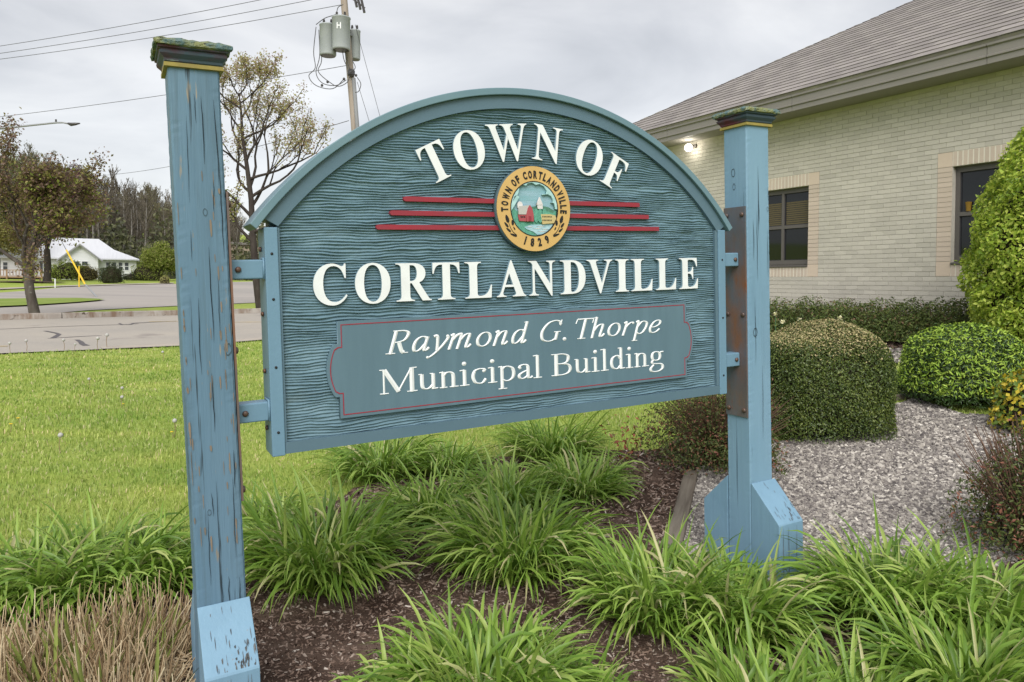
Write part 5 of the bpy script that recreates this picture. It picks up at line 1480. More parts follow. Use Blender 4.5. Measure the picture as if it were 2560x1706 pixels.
# --- daffodils
m_daf = mat('daffodil_leaf', (0.075, 0.15, 0.085), 0.5, 0.3, island=0.2)
m_petal = mat('petal_cream', (0.80, 0.77, 0.55), 0.6, 0.2, island=0.08, trans=0.2)
def daffodil(px, py, nl, flowers, label):
    p = ground_at(px, py); z = float(gz(p[0], p[1]))
    t = thing('daffodil', label, 'daffodil', (p[0], p[1], z), 0, 'white daffodils between hedge and boxwood')
    r_ = random.Random(px)
    for i in range(nl):
        v, q = blade(r_.uniform(.28, .42), .016, r_.uniform(.02, .4), r_.uniform(.1, .6), .4, r_.uniform(0, 6.28), (r_.uniform(-.1, .1), r_.uniform(-.1, .1), 0), 5)
        obj('leaf', mesh_np('leaf', v, [q], m_daf, True), t)
    for (fx, fy) in flowers:
        d = ray(fx, fy); P = np.array([0, 0, CAMZ]) + d * ((p[1] - .05) / d[1]) - np.array([p[0], p[1], z])
        mb = MB(); mb.tube([(P[0] * .3, 0, 0), (P[0] * .8, -.02, P[2] * .6), tuple(P)], .005, 5); obj('flower_stalk', mb.mesh('flower_stalk', m_daf), t)
        V = []; T = []
        n = 0
        for k in range(26):
            a = r_.uniform(0, 6.28); e = r_.uniform(-.5, 1.2)
            dd = np.array([math.cos(a) * math.cos(e), math.sin(a) * math.cos(e), math.sin(e)]); s = np.cross(dd, (0, 0, 1)); s /= np.linalg.norm(s)
            L = r_.uniform(.035, .055)
            V += [P, P + dd * L * .6 + s * L * .35, P + dd * L, P + dd * L * .6 - s * L * .35]; T += [(n, n + 1, n + 2, n + 3)]; n += 4
        obj('flower', mesh_np('flower', np.array(V), [np.array(T)], m_petal), t)
daffodil(1948, 884, 14, [(1938, 787), (1956, 806)], 'daffodil pair of white blooms nearest the far post')
daffodil(2000, 886, 12, [(1999, 800)], 'daffodil with one high white bloom left of the leaf clump')
daffodil(2062, 890, 26, [], 'flowerless grey-green daffodil leaf clump above the boxwood')
daffodil(2106, 890, 8, [(2108, 816), (2100, 797)], 'daffodil with small fading blooms right of the leaf clump')
# --- little red-leaved seedling and timber edging
m_redl = mat('red_leaf', (0.22, 0.055, 0.035), 0.5, 0.3, island=0.3, grads=[(0, (0.10, 0.10, 0.03)), (.5, (0.22, 0.06, 0.035)), (1, (0.32, 0.10, 0.06))])
p = ground_at(1568, 1165)
def sprays(rs_, n):
    k = rs_.integers(0, 7, n); a = k * .9 + 1; t = rs_.random(n)
    P = np.stack([t * .22 * np.cos(a), t * .14 * np.sin(a), .04 + .34 * t ** .8 + .05 * np.sin(k * 2.)], 1) + rs_.normal(0, .014, (n, 3))
    P[:, 2] = np.maximum(P[:, 2], .02)
    return P, np.tile([[0, -.3, 1.]], (n, 1))
shrub('seedling', 'sparse red-leaved seedling in bare mulch left of the brown shrub', 'plant', (p[0], p[1], p[2]), m_redl, sprays, 90, .045, seed=8, stems=(m_spibr, 7, .34, .2, .003))
m_sleeper = mat('grey_sleeper', (0.15, 0.125, 0.10), 0.9, 0.1, var=[((0.09, 0.075, 0.06), 5, (1, .12, 1)), ((0.21, 0.185, 0.15), 18, (1, .06, 1))], bump=(30, .7, (1, .08, 1), .01))
def sleeper(pa, pb, w, label):
    A = Vector((pa[0], pa[1], float(gz(*pa[:2])))); Bv = Vector((pb[0], pb[1], float(gz(*pb[:2]))))
    d = Bv - A; L = d.length
    t = thing('landscape_timber', label, 'timber', tuple(A))
    mb = MB(); mb.box(-w / 2, w / 2, 0, L, -.06, .055)
    o = mb.build('timber', m_sleeper, t)
    o.rotation_euler = d.to_track_quat('Y', 'Z').to_euler()
    bv = o.modifiers.new('bevel', 'BEVEL'); bv.width = .008; bv.segments = 2
sleeper(ground_at(1728, 1192), ground_at(1672, 1430), .105, 'weathered grey landscape timber between dark mulch and gravel')
sleeper(ground_at(2195, 1004), ground_at(2292, 996), .10, 'grey landscape timber lying between the boxwood and yew')
# ------------------------------------------------------------------ LOOSE GROUND: mulch chips, gravel, grass
def scatter_poly(poly, n, rs_, near=2.0):
    """points in poly, thinning with the square of the distance from where one stands"""
    xs = [p[0] for p in poly]; ys = [p[1] for p in poly]
    r1 = max(math.hypot(a, b) for a, b in poly); a_ = [math.atan2(p[0], p[1]) for p in poly]
    X = []; Y = []; c = 0
    while c < n:
        r = np.exp(rs_.uniform(math.log(near), math.log(r1), n * 2)); th = rs_.uniform(min(a_) - .1, max(a_) + .1, n * 2)
        x, y = r * np.sin(th), r * np.cos(th)
        k = inside(poly, x, y)
        X.append(x[k]); Y.append(y[k]); c += k.sum()
    return np.concatenate(X)[:n], np.concatenate(Y)[:n]
def chips(name, poly, n, m, lmin, lmax, zo, seed, thick=.35, wide=.3, near=1.6, tilt=.35, full=False):
    rs_ = np.random.default_rng(seed)
    x, y = scatter_poly(poly, n, rs_, near)
    r = np.hypot(x, y)
    L = rs_.uniform(lmin, lmax, n) * np.clip(r / 3.2, 1, 2.0)
    w = L * wide * rs_.uniform(.5, 1.3, n); h = w * thick
    a = rs_.uniform(0, 2 * PI, n); tp = rs_.normal(0, tilt, n)
    ca, sa = np.cos(a), np.sin(a)
    base = np.stack([x, y, gz(x, y) + zo], 1)
    ex = np.stack([ca * np.cos(tp), sa * np.cos(tp), np.sin(tp)], 1); ey = np.stack([-sa, ca, rs_.normal(0, tilt, n)], 1); ez = np.cross(ex, ey)
    V = []
    for (i, j, k) in ((-1, -.8, 0), (1, -.5, 0), (.85, .8, 0), (-.9, .6, 0), (-.8, -.5, 1), (.8, -.4, 1.1), (.7, .5, .9), (-.75, .5, 1)):
        V.append(base + ex * (L * .5 * i)[:, None] + ey * (w * .5 * j)[:, None] + ez * (h * k)[:, None])
    V = np.stack(V, 1).reshape(-1, 3)
    o8 = np.arange(n)[:, None] * 8
    Qs = np.concatenate([o8 + np.array([q]) for q in (((4, 5, 6, 7), (0, 1, 5, 4), (1, 2, 6, 5), (2, 3, 7, 6), (3, 0, 4, 7)) if full else ((4, 5, 6, 7), (0, 1, 5, 4), (2, 3, 7, 6)))])
    o = obj(name, mesh_np(name, V, [Qs], m)); o['kind'] = 'stuff'
    return o
m_chipm = mat('mulch_chip', (1.0, 1.0, 1.0), 0.9, 0.15, island=.3, var=[((.45, .42, .40), 1.5, None, (.50, .62))], grads=[(0, (0.045, 0.027, 0.02)), (.4, (0.165, 0.112, 0.086)), (.75, (0.25, 0.182, 0.148)), (.95, (0.36, 0.29, 0.245)), (1, (0.52, 0.46, 0.41))])
m_stone = mat('gravel_stone', (0.3, 0.27, 0.25), 0.8, 0.25, island=.3, grads=[(0, (0.09, 0.08, 0.078)), (.35, (0.195, 0.175, 0.162)), (.7, (0.315, 0.287, 0.257)), (.92, (0.45, 0.415, 0.37)), (1, (0.62, 0.58, 0.52))])
chips('mulch_chips', bed_poly, 92000, m_chipm, .008, .036, .010, 5, .35, .36, 2.3, .42)
chips('gravel', gravel_poly, 60000, m_stone, .010, .022, .012, 6, .55, .68, 3.6, .4, True)
chips('gravel', g2, 6000, m_stone, .015, .028, .012, 7, .6, .7, 7, .4)
chips('mulch_chips', strip_poly, 5000, m_chipm, .03, .06, .012, 8, .3, .3, 8, .3)
# dry straw litter at the foot of the cut grass
lit = [G(-150, 1560), G(200, 1600), G(440, 1570), G(560, 1720), G(520, 1900), G(-200, 1950)]
m_litter = mat('straw_litter', (0.36, 0.26, 0.16), 0.8, 0.15, island=.3, grads=[(0, (0.16, 0.11, 0.065)), (.6, (0.36, 0.265, 0.16)), (1, (0.56, 0.46, 0.32))])
chips('straw_litter', lit, 2600, m_litter, .06, .16, .03, 9, .4, .06, 2.2, .16)
# lawn
def build_lawn():
    rs_ = np.random.default_rng(12)
    n = 310000
    r = np.exp(rs_.uniform(math.log(2.9), math.log(24), n)); th = rs_.uniform(-.88, .95, n)
    x, y = r * np.sin(th), r * np.cos(th)
    k = ~inside(bed_poly, x, y) & ~inside(gravel_poly, x, y) & ~inside(strip_poly, x, y) & ~inside(g2, x, y)
    # stops at the road edge and at the building
    a = RA; b = RB; d = (b - a) / np.linalg.norm(b - a)
    sroad = (x - a[0]) * -d[1] + (y - a[1]) * d[0]
    q = (x - W0[0]) * NW[0] + (y - W0[1]) * NW[1]
    k &= (sroad < .02 + .05 * rs_.random(n)) & (q > 1.75)
    x, y, r = x[k], y[k], r[k]; n = len(x)
    patch = np.sin(x * 1.3 + 2) * np.sin(y * 1.1 + x * .4) + .6 * np.sin(x * 3.7 + y * 2.9)
    h = (.028 + .018 * rs_.random(n) + .02 * (rs_.random(n) > .985)) * (1 + .22 * patch) * (.8 + .07 * np.clip(r - 3, 0, 8))
    w = .0042 * np.clip(r / 3.4, 1, 5) * rs_.uniform(.7, 1.3, n)
    a = rs_.uniform(0, 2 * PI, n); l = rs_.normal(0, .42, n); a2 = rs_.uniform(0, 2 * PI, n)
    B0 = np.stack([x, y, gz(x, y) - .004], 1)
    sd = np.stack([np.cos(a), np.sin(a), np.zeros(n)], 1) * (w / 2)[:, None]
    ld = np.stack([np.cos(a2), np.sin(a2), np.zeros(n)], 1)
    M1 = B0 + ld * (h * l * .35)[:, None] + np.array([0, 0, 1.]) * (h * .6)[:, None]
    T1 = B0 + ld * (h * l * 1.1)[:, None] + np.array([0, 0, 1.]) * (h * (1 - .25 * np.abs(l)))[:, None]
    V = np.stack([B0 - sd, B0 + sd, M1 + sd * .75, M1 - sd * .75, T1], 1).reshape(-1, 3)
    i = np.arange(n)[:, None] * 5
    o = obj('lawn_grass', mesh_np('lawn_grass', V, [i + np.array([[0, 1, 2, 3]]), i + np.array([[3, 2, 4]])], m_grass)); o['kind'] = 'stuff'
m_grass = mat('grass_blade', (0.9, 0.9, 0.9), 0.6, 0.25, trans=.25, island=.3,
              var=[((1.3, 1.12, 1.2), .9, (.6, 1.6, 1), (.45, .65)), ((.62, .76, .52), .42, (.6, 1.5, 1), (.5, .66)), ((1.45, 1.2, 1.9), 4.5, None, (.58, .75))],
              grads=[(0, (0.215, 0.31, 0.06)), (.5, (0.325, 0.44, 0.10)), (.88, (0.43, 0.52, 0.165)), (.96, (0.60, 0.55, 0.31))])
build_lawn()
# dandelions in the lawn
m_clock = mat('dandelion_clock', (0.42, 0.41, 0.39), 0.9, 0.1); m_dand = mat('dandelion_yellow', (0.72, 0.48, 0.02), 0.6, 0.2); m_dst = mat('dandelion_stalk', (0.24, 0.17, 0.10), 0.7, 0.2)
dm = MB(); dm.tube([(0, 0, 0), (.01, 0, .08), (.0, .01, .16)], .0035, 5); stalk = dm.mesh('stalk', m_dst)
dm = MB(); dm.lathe([(.004, -.022), (.018, -.014), (.023, 0), (.018, .014), (.004, .022)], (0, 0.01, .165), 8); clock = dm.mesh('seed_head', m_clock, True)
dm = MB(); dm.lathe([(.004, -.006), (.02, 0), (.021, .004), (.006, .010)], (0, .01, .165), 8); yel = dm.mesh('flower_head', m_dand, True)
def dandelion(px, py, white, label, sc=1.0):
    p = ground_at(px, py)
    t = thing('dandelion', label, 'dandelion', (p[0], p[1], float(gz(p[0], p[1]))), random.uniform(0, 6), 'dandelions in the lawn'); t.scale = (sc, sc, sc * (1 if white else .55))
    obj('stalk', stalk, t); obj('seed_head' if white else 'flower_head', clock if white else yel, t)
for (px, py, wh, lb, sc) in (
    (303, 1026, 1, 'dandelion clock with a curved pale stalk, middle of the left lawn', 1.0), (306, 1000, 1, 'dandelion clock just above the curved-stalk one', 1.0), (224, 976, 1, 'dandelion clock alone on the upper left lawn', 1.0),
    (151, 1136, 1, 'dandelion clock on a dark stalk low on the left lawn', 1.1), (436, 1096, 1, 'dandelion clock beside the near post', 1.1), (26, 1082, 0, 'yellow dandelion at the left edge, lower one', 1.0), (48, 1066, 0, 'yellow dandelion at the left edge, upper one', 1.0),
    (430, 1100, 0, 'yellow dandelion at the foot of the clock beside the post', .9), (310, 1024, 0, 'yellow dandelion next to the curved-stalk clock', .8), (408, 905, 1, 'dandelion clock near the road just left of the post', 1.2),
    (245, 878, 1, 'big dandelion clock standing against the road', 1.8), (268, 872, 1, 'tall dandelion clock against the road, right one', 2.0), (160, 879, 1, 'dandelion clock against the road, middle of the verge', 1.6), (188, 883, 1, 'low dandelion clock against the road', 1.2), (26, 886, 1, 'dandelion clock at the road verge far left', 1.5), (66, 881, 1, 'faint dandelion clock at the road verge on the left', 1.6)):
    dandelion(px, py, wh, lb, sc)
# ------------------------------------------------------------------ BACKGROUND: trees, house, poles
m_bark = mat('bark', (0.075, 0.062, 0.052), 0.95, 0.1, var=[((0.12, 0.105, 0.09), 6, (1, 1, .3))], spots=[((0.22, 0.225, 0.19), 5, .60, .66, None)], bump=(22, .7, (1, 1, .25), .02))
m_barkd = mat('dark_bark', (0.040, 0.033, 0.029), 0.95, 0.1, var=((0.065, 0.055, 0.048), 6, (1, 1, .3)))
m_barkg = mat('grey_bark', (0.19, 0.175, 0.155), 0.95, 0.1, island=.35, var=((0.26, 0.245, 0.22), 1.5))
m_twigg = mat('bare_twigs', (0.088, 0.078, 0.068), 0.95, 0.1, island=.3, grads=[(0, (0.085, 0.073, 0.056)), (.6, (0.135, 0.118, 0.092)), (1, (0.20, 0.172, 0.135))])
def leafmat(name, a, b, c, tr=.3):
    return mat(name, b, 0.5, 0.3, island=.3, trans=tr, grads=[(0, a), (.5, b), (1, c)])
m_lolive = leafmat('spring_leaf_olive', (0.10, 0.09, 0.028), (0.19, 0.165, 0.05), (0.29, 0.25, 0.08))
m_lbronze = leafmat('spring_leaf_bronze', (0.10, 0.06, 0.042), (0.175, 0.11, 0.078), (0.27, 0.185, 0.135))
m_lpale = leafmat('spring_leaf_pale', (0.26, 0.25, 0.08), (0.42, 0.40, 0.15), (0.60, 0.58, 0.26), .62)
m_lpink = leafmat('spring_leaf_pink', (0.30, 0.20, 0.15), (0.46, 0.34, 0.27), (0.62, 0.51, 0.42), .62)
m_lplum = leafmat('plum_leaf', (0.05, 0.018, 0.028), (0.095, 0.034, 0.048), (0.15, 0.058, 0.074))
m_lgreen = leafmat('fresh_leaf', (0.11, 0.15, 0.022), (0.20, 0.25, 0.04), (0.31, 0.36, 0.07))
m_ldark = leafmat('dark_leaf', (0.025, 0.035, 0.012), (0.045, 0.062, 0.020), (0.075, 0.095, 0.032))

rel = lambda p, o: tuple(np.array(p) - np.array(o))
def grow(r_, p, d, L, r, depth, out, tips, spread=.6, ratio=.72, up=.15, kids=(2, 3), bendy=.18):
    """branch: adds one tapering tube to out and returns; tips gather the fine ends"""
    n = 4; pts = [p]; dd = d.copy(); q = p.copy()
    for i in range(n):
        dd = (dd + Vector((r_.gauss(0, bendy), r_.gauss(0, bendy), r_.gauss(0, bendy) + up * .25))).normalized()
        q = q + dd * (L / n); pts.append(q.copy())
    out.append((pts, [r * (1 - .45 * i / n) for i in range(n + 1)], depth))
    if depth <= 1:
        tips += [(pts[j], dd.copy()) for j in (2, 3, 4)]
    if depth <= 0: return
    k = r_.randint(*kids)
    for i in range(k):
        j = n if i == 0 else r_.choice((2, 3, 4))
        ax = Vector((r_.gauss(0, 1), r_.gauss(0, 1), r_.gauss(0, .6))).normalized()
        nd = (dd + ax * spread * r_.uniform(.6, 1.25) * (.6 if i == 0 else 1)).normalized()
        grow(r_, pts[j].copy(), nd, L * ratio * r_.uniform(.8, 1.15), r * (.66 if i == 0 else .52), depth - 1, out, tips, spread, ratio, up, kids, bendy)
def tree(name, label, base, H, seed, m_trunk, leaves, lean=(0, 0), trunk_h=.3, trunk_r=.05, depth=4, spread=.6, ratio=.74, nleaf=10, lsize=.09, lspread=.25, group=None, up=.15, first=None, kids=(2, 3), squash=1.0, cat='tree'):
    r_ = random.Random(seed); rs_ = np.random.default_rng(seed)
    t = thing(name, label, cat, tuple(base), 0, group)
    out = []; tips = []
    top = Vector((lean[0], lean[1], 1)) * trunk_h * H
    out.append(([Vector((0, 0, -.1)), top * .1 + Vector((0, 0, 0)), top * .5 + Vector((r_.gauss(0, .02) * H * .2, 0, 0)), top], [trunk_r * H * 1.35, trunk_r * H * 1.02, trunk_r * H * .9, trunk_r * H * .8], 9))
    fd = first or [(-.5, 0, .8), (.5, .1, .85), (.05, -.35, 1), (0, .4, .9)]
    for f in fd:
        grow(r_, top.copy(), Vector(f).normalized(), H * (1 - trunk_h) * .38, trunk_r * H * .50, depth, out, tips, spread, ratio, up, kids)
    # scale the crown to the wanted height
    zmax = max(p.z for b in out for p in b[0]); s = (H - top.z) / max(zmax - top.z, .1)
    def fix(p):
        if p.z <= top.z: return p
        q = p - top; return top + Vector((q.x * s * squash, q.y * s * squash, q.z * s))
    mb = MB(); ml = MB()
    for pts, rs2, dp in out:
        pts = [fix(p) for p in pts]
        (mb if dp >= 3 else ml).tube(pts, [max(r, .004) for r in rs2], 7 if dp > 5 else 5 if dp >= 2 else 3, False)
    obj('trunk', mb.mesh('trunk', m_trunk, True), t)
    obj('twigs', ml.mesh('twigs', m_trunk, True), t)['kind'] = 'stuff'
    if leaves:
        TP_ = np.array([tuple(fix(p)) for p, d in tips])
        for (ml_, share, cond) in leaves:
            k = np.array([cond(p, H) for p in TP_]) if cond else np.ones(len(TP_), bool)
            P0 = TP_[k]
            if not len(P0): continue
            n = int(nleaf * share * len(P0))
            idx = rs_.integers(0, len(P0), n)
            P = P0[idx] + rs_.normal(0, lspread, (n, 3))
            V, T = leaf_cloud(P, rs_.normal(0, 1, (n, 3)) + np.array([0, 0, .5]), lsize, rs_, .6)
            obj('crown', mesh_np('crown', V, [T], ml_, True), t)
    return t
def gp(px, Y):
    """ground point on the bearing of column px, Y metres ahead"""
    d = ray(px, 700); x, y = d[0] / d[1] * Y, Y
    return (x, y, float(gz(x, y)))
# the ornamental tree on the verge, left
b1_ = ground_at(88, 795)
tree('verge_tree', 'small bronze-leaved spring tree with leaning grey trunk on the far verge', b1_, 7.1, 5, m_bark,
     [(m_lolive, 1.0, None), (m_lbronze, 1.3, None), (m_lgreen, .5, lambda p, H: p[0] > .9 and p[2] < H * .72)], lean=(-.16, 0), trunk_h=.27, trunk_r=.026, depth=4, spread=.62, nleaf=7, lsize=.115, lspread=.17,
     first=[(-.75, -.1, .75), (.35, .1, 1), (.85, .05, .62), (-.1, -.5, .8), (-.3, .55, .8), (.45, -.3, .7)], kids=(2, 3), squash=.72)
b2_ = gp(652, 34.5)
def leader_tree(name, label, base, path, laterals, seed, m_trunk, leaves, r0, lsize, lspread, nleaf):
    """tree with one stem along path (metres from base) and side limbs; leaves: (material, share, condition)"""
    r_ = random.Random(seed); rs_ = np.random.default_rng(seed)
    t = thing(name, label, 'tree', tuple(base))
    P = [Vector(p) for p in path]; n = len(P); out = []; tips = []
    mb = MB(); mb.tube(P, [r0 * (1 - .88 * i / (n - 1)) for i in range(n)], 8, False)
    H = P[-1].z
    for (f, dx, dy, dz, L) in laterals:
        x = f * (n - 1); k = min(int(x), n - 2); p = P[k].lerp(P[k + 1], x - k)
        grow(r_, p, Vector((dx, dy, dz)).normalized(), L, r0 * (.55 - .38 * f), 3, out, tips, .55, .72, .28, (2, 3), .13)
    for pts, rs2, dp in out: mb.tube(pts, [max(r, .006) for r in rs2], 5 if dp > 1 else 3, False)
    obj('trunk', mb.mesh('trunk', m_trunk, True), t)
    TP_ = np.array([tuple(p) for p, d in tips])
    for (ml_, share, cond) in leaves:
        P0 = TP_[np.array([cond(p, H) for p in TP_])] if cond else TP_
        k = int(nleaf * share * len(P0)); Q_ = P0[rs_.integers(0, len(P0), k)] + rs_.normal(0, lspread, (k, 3))
        V, T = leaf_cloud(Q_, rs_.normal(0, 1, (k, 3)) + np.array([0, 0, .4]), lsize, rs_, .6)
        obj('crown', mesh_np('crown', V, [T], ml_, True), t)
_p = lambda x, y: rel(at(x, y, 34.5), b2_)
leader_tree('sparse_tree', 'tall sparse tree with pale and pinkish new leaves behind the near post', b2_, [(0, 0, -.2), _p(640, 690), _p(632, 590), _p(628, 500), _p(618, 420), _p(606, 340), _p(602, 270), _p(597, 232)],
    [(.26, -1, .2, .6, 1.3), (.30, .9, -.3, .5, 1.3), (.36, -1, -.2, .9, 1.7), (.40, .8, .3, 1.1, 2.0), (.44, 1, -.1, .75, 2.1), (.46, -.9, .4, .5, 1.6), (.48, .35, .1, 1.3, 2.3), (.52, 1, .2, .55, 1.9), (.56, -1, -.1, .8, 1.6), (.60, .7, -.3, 1, 1.7), (.64, -.8, .3, .7, 1.4), (.70, 1, 0, .7, 1.5), (.74, -1, .1, .9, 1.3), (.80, .8, .2, .9, 1.2), (.85, -1, 0, .45, 1.1), (.90, 1, -.1, .6, 1.1), (.97, -.6, .1, .6, .8), (.98, .7, 0, .8, .7)],
    23, m_barkd, [(m_lpale, 1.0, None), (m_lpink, .8, lambda p, H: p[2] > H * .4), (m_lgreen, .6, lambda p, H: p[2] < H * .55)], .21, .115, .15, 5.5)
# big old tree and plum beyond the car park
tree('old_tree', 'old dark-trunked tree with a pale pruning scar beside the wooden deck', gp(72, 72), 11.5, 41, m_barkd,
     [(m_ldark, .8, None), (m_lolive, .9, None)], lean=(-.04, 0), trunk_h=.27, trunk_r=.042, depth=4, spread=.7, nleaf=9, lsize=.20, lspread=.35, squash=.75)
tree('plum_tree', 'purple-leaved plum tree half hidden by the bronze-leaved verge tree', gp(118, 78), 12.4, 43, m_barkd,
     [(m_lplum, 1.6, None)], trunk_h=.28, trunk_r=.03, depth=4, spread=.5, nleaf=14, lsize=.22, lspread=.38, squash=.5)
tree('broad_tree', 'pale green tree at the left edge of the picture in front of the wood', gp(-80, 85), 9.5, 47, m_barkd, [(m_lolive, 1.1, None), (m_lpale, .5, None)], trunk_h=.22, trunk_r=.03, depth=4, spread=.6, nleaf=16, lsize=.28, lspread=.5)
tree('bushy_tree', 'yellow-green bushy tree between the white house and the near post', gp(398, 92), 4.6, 51, m_barkd, [(m_lgreen, 1.2, None), (m_lpale, .4, None)], trunk_h=.12, trunk_r=.02, depth=4, spread=.7, nleaf=26, lsize=.2, lspread=.3, squash=.8)
def bush(label, px, Y, w, h, m, seed, n=2200, size=.16, group=None, name='bush', dark=True):
    p = gp(px, Y)
    return shrub(name, label, 'bush', p, m, superell(w / 2, w / 2, h, 2.1, lump=.09, depth=.35 * w / 2), n, size, seed=seed, jitter=.9, group=group, core=(m_twig, .8))
bush('low green hedge bush right of the porch post', 372, 91, 4.4, 2.5, m_lgreen, 61)
bush('small green bush at the porch foot', 330, 90, 2.2, 1.0, m_ldark, 62, 900)
bush('arching green bush in front of the deck end', 172, 86, 4.6, 2.3, m_lgreen, 63, 3000, .2)
bush('brownish bush under the gable windows', 218, 86, 2.8, 1.7, m_lolive, 64, 1500)
bush('dark bush clipped like a mushroom before the four-pane windows', 279, 76, 2.35, 2.0, m_ldark, 65, 3600, .11)
bush('tiny round yellow-green bush by the near post', 412, 78, 1.1, .9, m_lpale, 66, 500, .12)

# --- white house
hY = 93.0
hp = gp(252, 93.0)
HS = hY / F
m_hw = mat('white_siding', (0.78, 0.79, 0.80), 0.6, 0.3, var=((0.72, 0.73, 0.74), .8, (.3, 1, 6)))
m_hr = mat('white_metal_roof', (0.56, 0.57, 0.60), 0.45, 0.4, var=((0.51, 0.52, 0.55), 1.2, (4, .3, .3)))
m_htrim = mat('grey_trim', (0.30, 0.30, 0.31), 0.6, 0.3)
m_hglass = mat('house_glass', (0.05, 0.06, 0.07), 0.1, 0.5)
m_deck = mat('deck_timber', (0.34, 0.22, 0.13), 0.8, 0.2, var=((0.26, 0.165, 0.10), 3))
house = thing('white_house', 'white cottage with pale metal roof, front gable and deck beyond the car park', 'house', hp, -math.atan2(hp[0], hp[1]))
# local metres: x to the right, y away, z up; photograph column px -> x
hx = lambda px: (px - 252) * HS * 1.06
hzz = lambda py: (702 - py) * HS
zE, zR = hzz(650), hzz(597)
# main body (behind) and front gable wing
mb = MB(); mb.box(hx(58), hx(327), 0, 9, -1, zE); mb.build('wall', m_hw, house)
g0, g1 = hx(175), hx(247); gm = (g0 + g1) / 2; zg = hzz(617)
mb = MB(); mb.prism([(g0, -1), (g1, -1), (g1, zE + .05), (gm, zg - .12), (g0, zE + .05)], -2.2, .5, lambda p, d, r: (p, d, r)); mb.build('gable_wall', m_hw, house)
mb = MB()
for s in (-1, 1):
    e = (g1 + .45 if s > 0 else g0 - .45)
    mb.add([(gm, -2.6, zg + .1), (e, -2.6, zE - .25), (e, 3.5, zE - .25), (gm, 3.5, zg + .1), (gm, -2.6, zg - .06), (e, -2.6, zE - .41), (e, 3.5, zE - .41), (gm, 3.5, zg - .06)], [(0, 1, 2, 3), (4, 7, 6, 5), (0, 4, 5, 1), (1, 5, 6, 2)])
mb.build('gable_roof', m_hr, house)
mb = MB()
for s in (-1, 1):
    e = (g1 + .5 if s > 0 else g0 - .5)
    mb.add([(gm, -2.62, zg + .04), (e, -2.62, zE - .31), (e, -2.62, zE - .50), (gm, -2.62, zg - .16), (gm, -2.66, zg + .04), (e, -2.66, zE - .31), (e, -2.66, zE - .50), (gm, -2.66, zg - .16)], [(4, 5, 6, 7), (0, 1, 5, 4), (3, 2, 6, 7)])
mb.build('barge_board', m_htrim, house)
ry = 4.6
mb = MB()
xr0, xr1 = hx(95), hx(248)
kx, kz = hx(280), hzz(626)
E0, E1 = hx(52), hx(333)
mb.add([(E0, -.6, zE), (E1, -.6, zE), (kx, 1.6, kz), (E0 + 2.5, 1.6, kz), (xr0, ry, zR), (xr1, ry, zR), (E1, 9.6, zE), (E0, 9.6, zE), (kx, 7.6, kz), (E0 + 2.5, 7.6, kz)], [(0, 1, 2, 3), (3, 2, 5, 4), (1, 6, 8, 2), (2, 8, 5), (6, 7, 9, 8), (8, 9, 4, 5), (7, 0, 3, 9), (9, 3, 4)])
mb.add([(E0, -.6, zE), (E1, -.6, zE), (E1, -.6, zE - .16), (E0, -.6, zE - .16), (E1, 9.6, zE - .16), (E1, 9.6, zE)], [(0, 1, 2, 3), (1, 5, 4, 2)])
mb.build('roof', m_hr, house)
mb = MB(); mb.add([(hx(231), .45, hzz(626.4)), (kx, 1.55, kz + .04), (kx, 1.63, kz + .10), (hx(231), .53, hzz(625.6))], [(0, 1, 2, 3)])
def hwin(px0, px1, py0, py1, y, shut=True):
    x0, x1, z0, z1 = hx(px0), hx(px1), hzz(py1), hzz(py0)
    w = obj('window', bpy.data.meshes.new('w'), house); mb = MB(); t_ = .09
    for q_ in ((x0 - t_, x1 + t_, z1, z1 + t_), (x0 - t_, x1 + t_, z0 - t_, z0), (x0 - t_, x0, z0, z1), (x1, x1 + t_, z0, z1), (x0, x1, (z0 + z1) / 2 - .03, (z0 + z1) / 2 + .03)): mb.box(q_[0], q_[1], y - .06, y + .02, q_[2], q_[3])
    w.data = mb.mesh('window', m_hw)
    for a, b in ((z0, (z0 + z1) / 2 - .03), ((z0 + z1) / 2 + .03, z1)):
        mb = MB(); mb.box(x0, x1, y - .02, y - .005, a, b); mb.build('pane', m_hglass, w)
for a in (199, 215): hwin(a, a + 11, 659, 678, -2.2)
for a in (263, 276, 289, 302): hwin(a, a + 8, 659, 678, 0)
hwin(63, 71, 663, 680, 0); hwin(114, 122, 662, 678, 0)
for a, b, c, d in ((132, 137, 659, 684), (139, 146, 659, 690), (148, 152, 659, 684)):
    mb = MB(); mb.box(hx(a), hx(b), -.05, -.004, hzz(d), hzz(c)); mb.build('door' if d == 690 else 'shutter', m_hglass, house)
mb = MB(); mb.box(hx(325), hx(356), -.5, 3, 0, .14, lambda x, y, z: (x, y, z + hzz(650) - (x - hx(325)) * .22 - .2)); mb.build('porch_roof', m_hr, house)
mb = MB(); mb.box(hx(351), hx(353), -.4, -.25, -.3, hzz(657)); mb.build('porch_post', m_htrim, house)
mb = MB(); mb.box(hx(327.2), hx(350), 1.0, 1.03, .2, hzz(658)); mb.build('porch_screen', m_htrim, house)
deck = obj('deck', bpy.data.meshes.new('d'), house)
mb = MB(); mb.box(hx(-40), hx(140), -4.2, -.02, hzz(699.5), hzz(696)); deck.data = mb.mesh('deck', m_deck)
mb = MB(); mb.box(hx(-40), hx(140), -4.2, -4.1, hzz(682.5), hzz(681)); mb.box(hx(-40), hx(140), -4.2, -4.1, hzz(694.6), hzz(693.8)); mb.build('handrail', m_deck, deck)
mb = MB()
x = hx(-40)
while x < hx(140):
    mb.box(x, x + .07, -4.18, -4.12, hzz(693.8), hzz(682.5)); x += .30
mb.build('balusters', m_deck, deck)['kind'] = 'stuff'
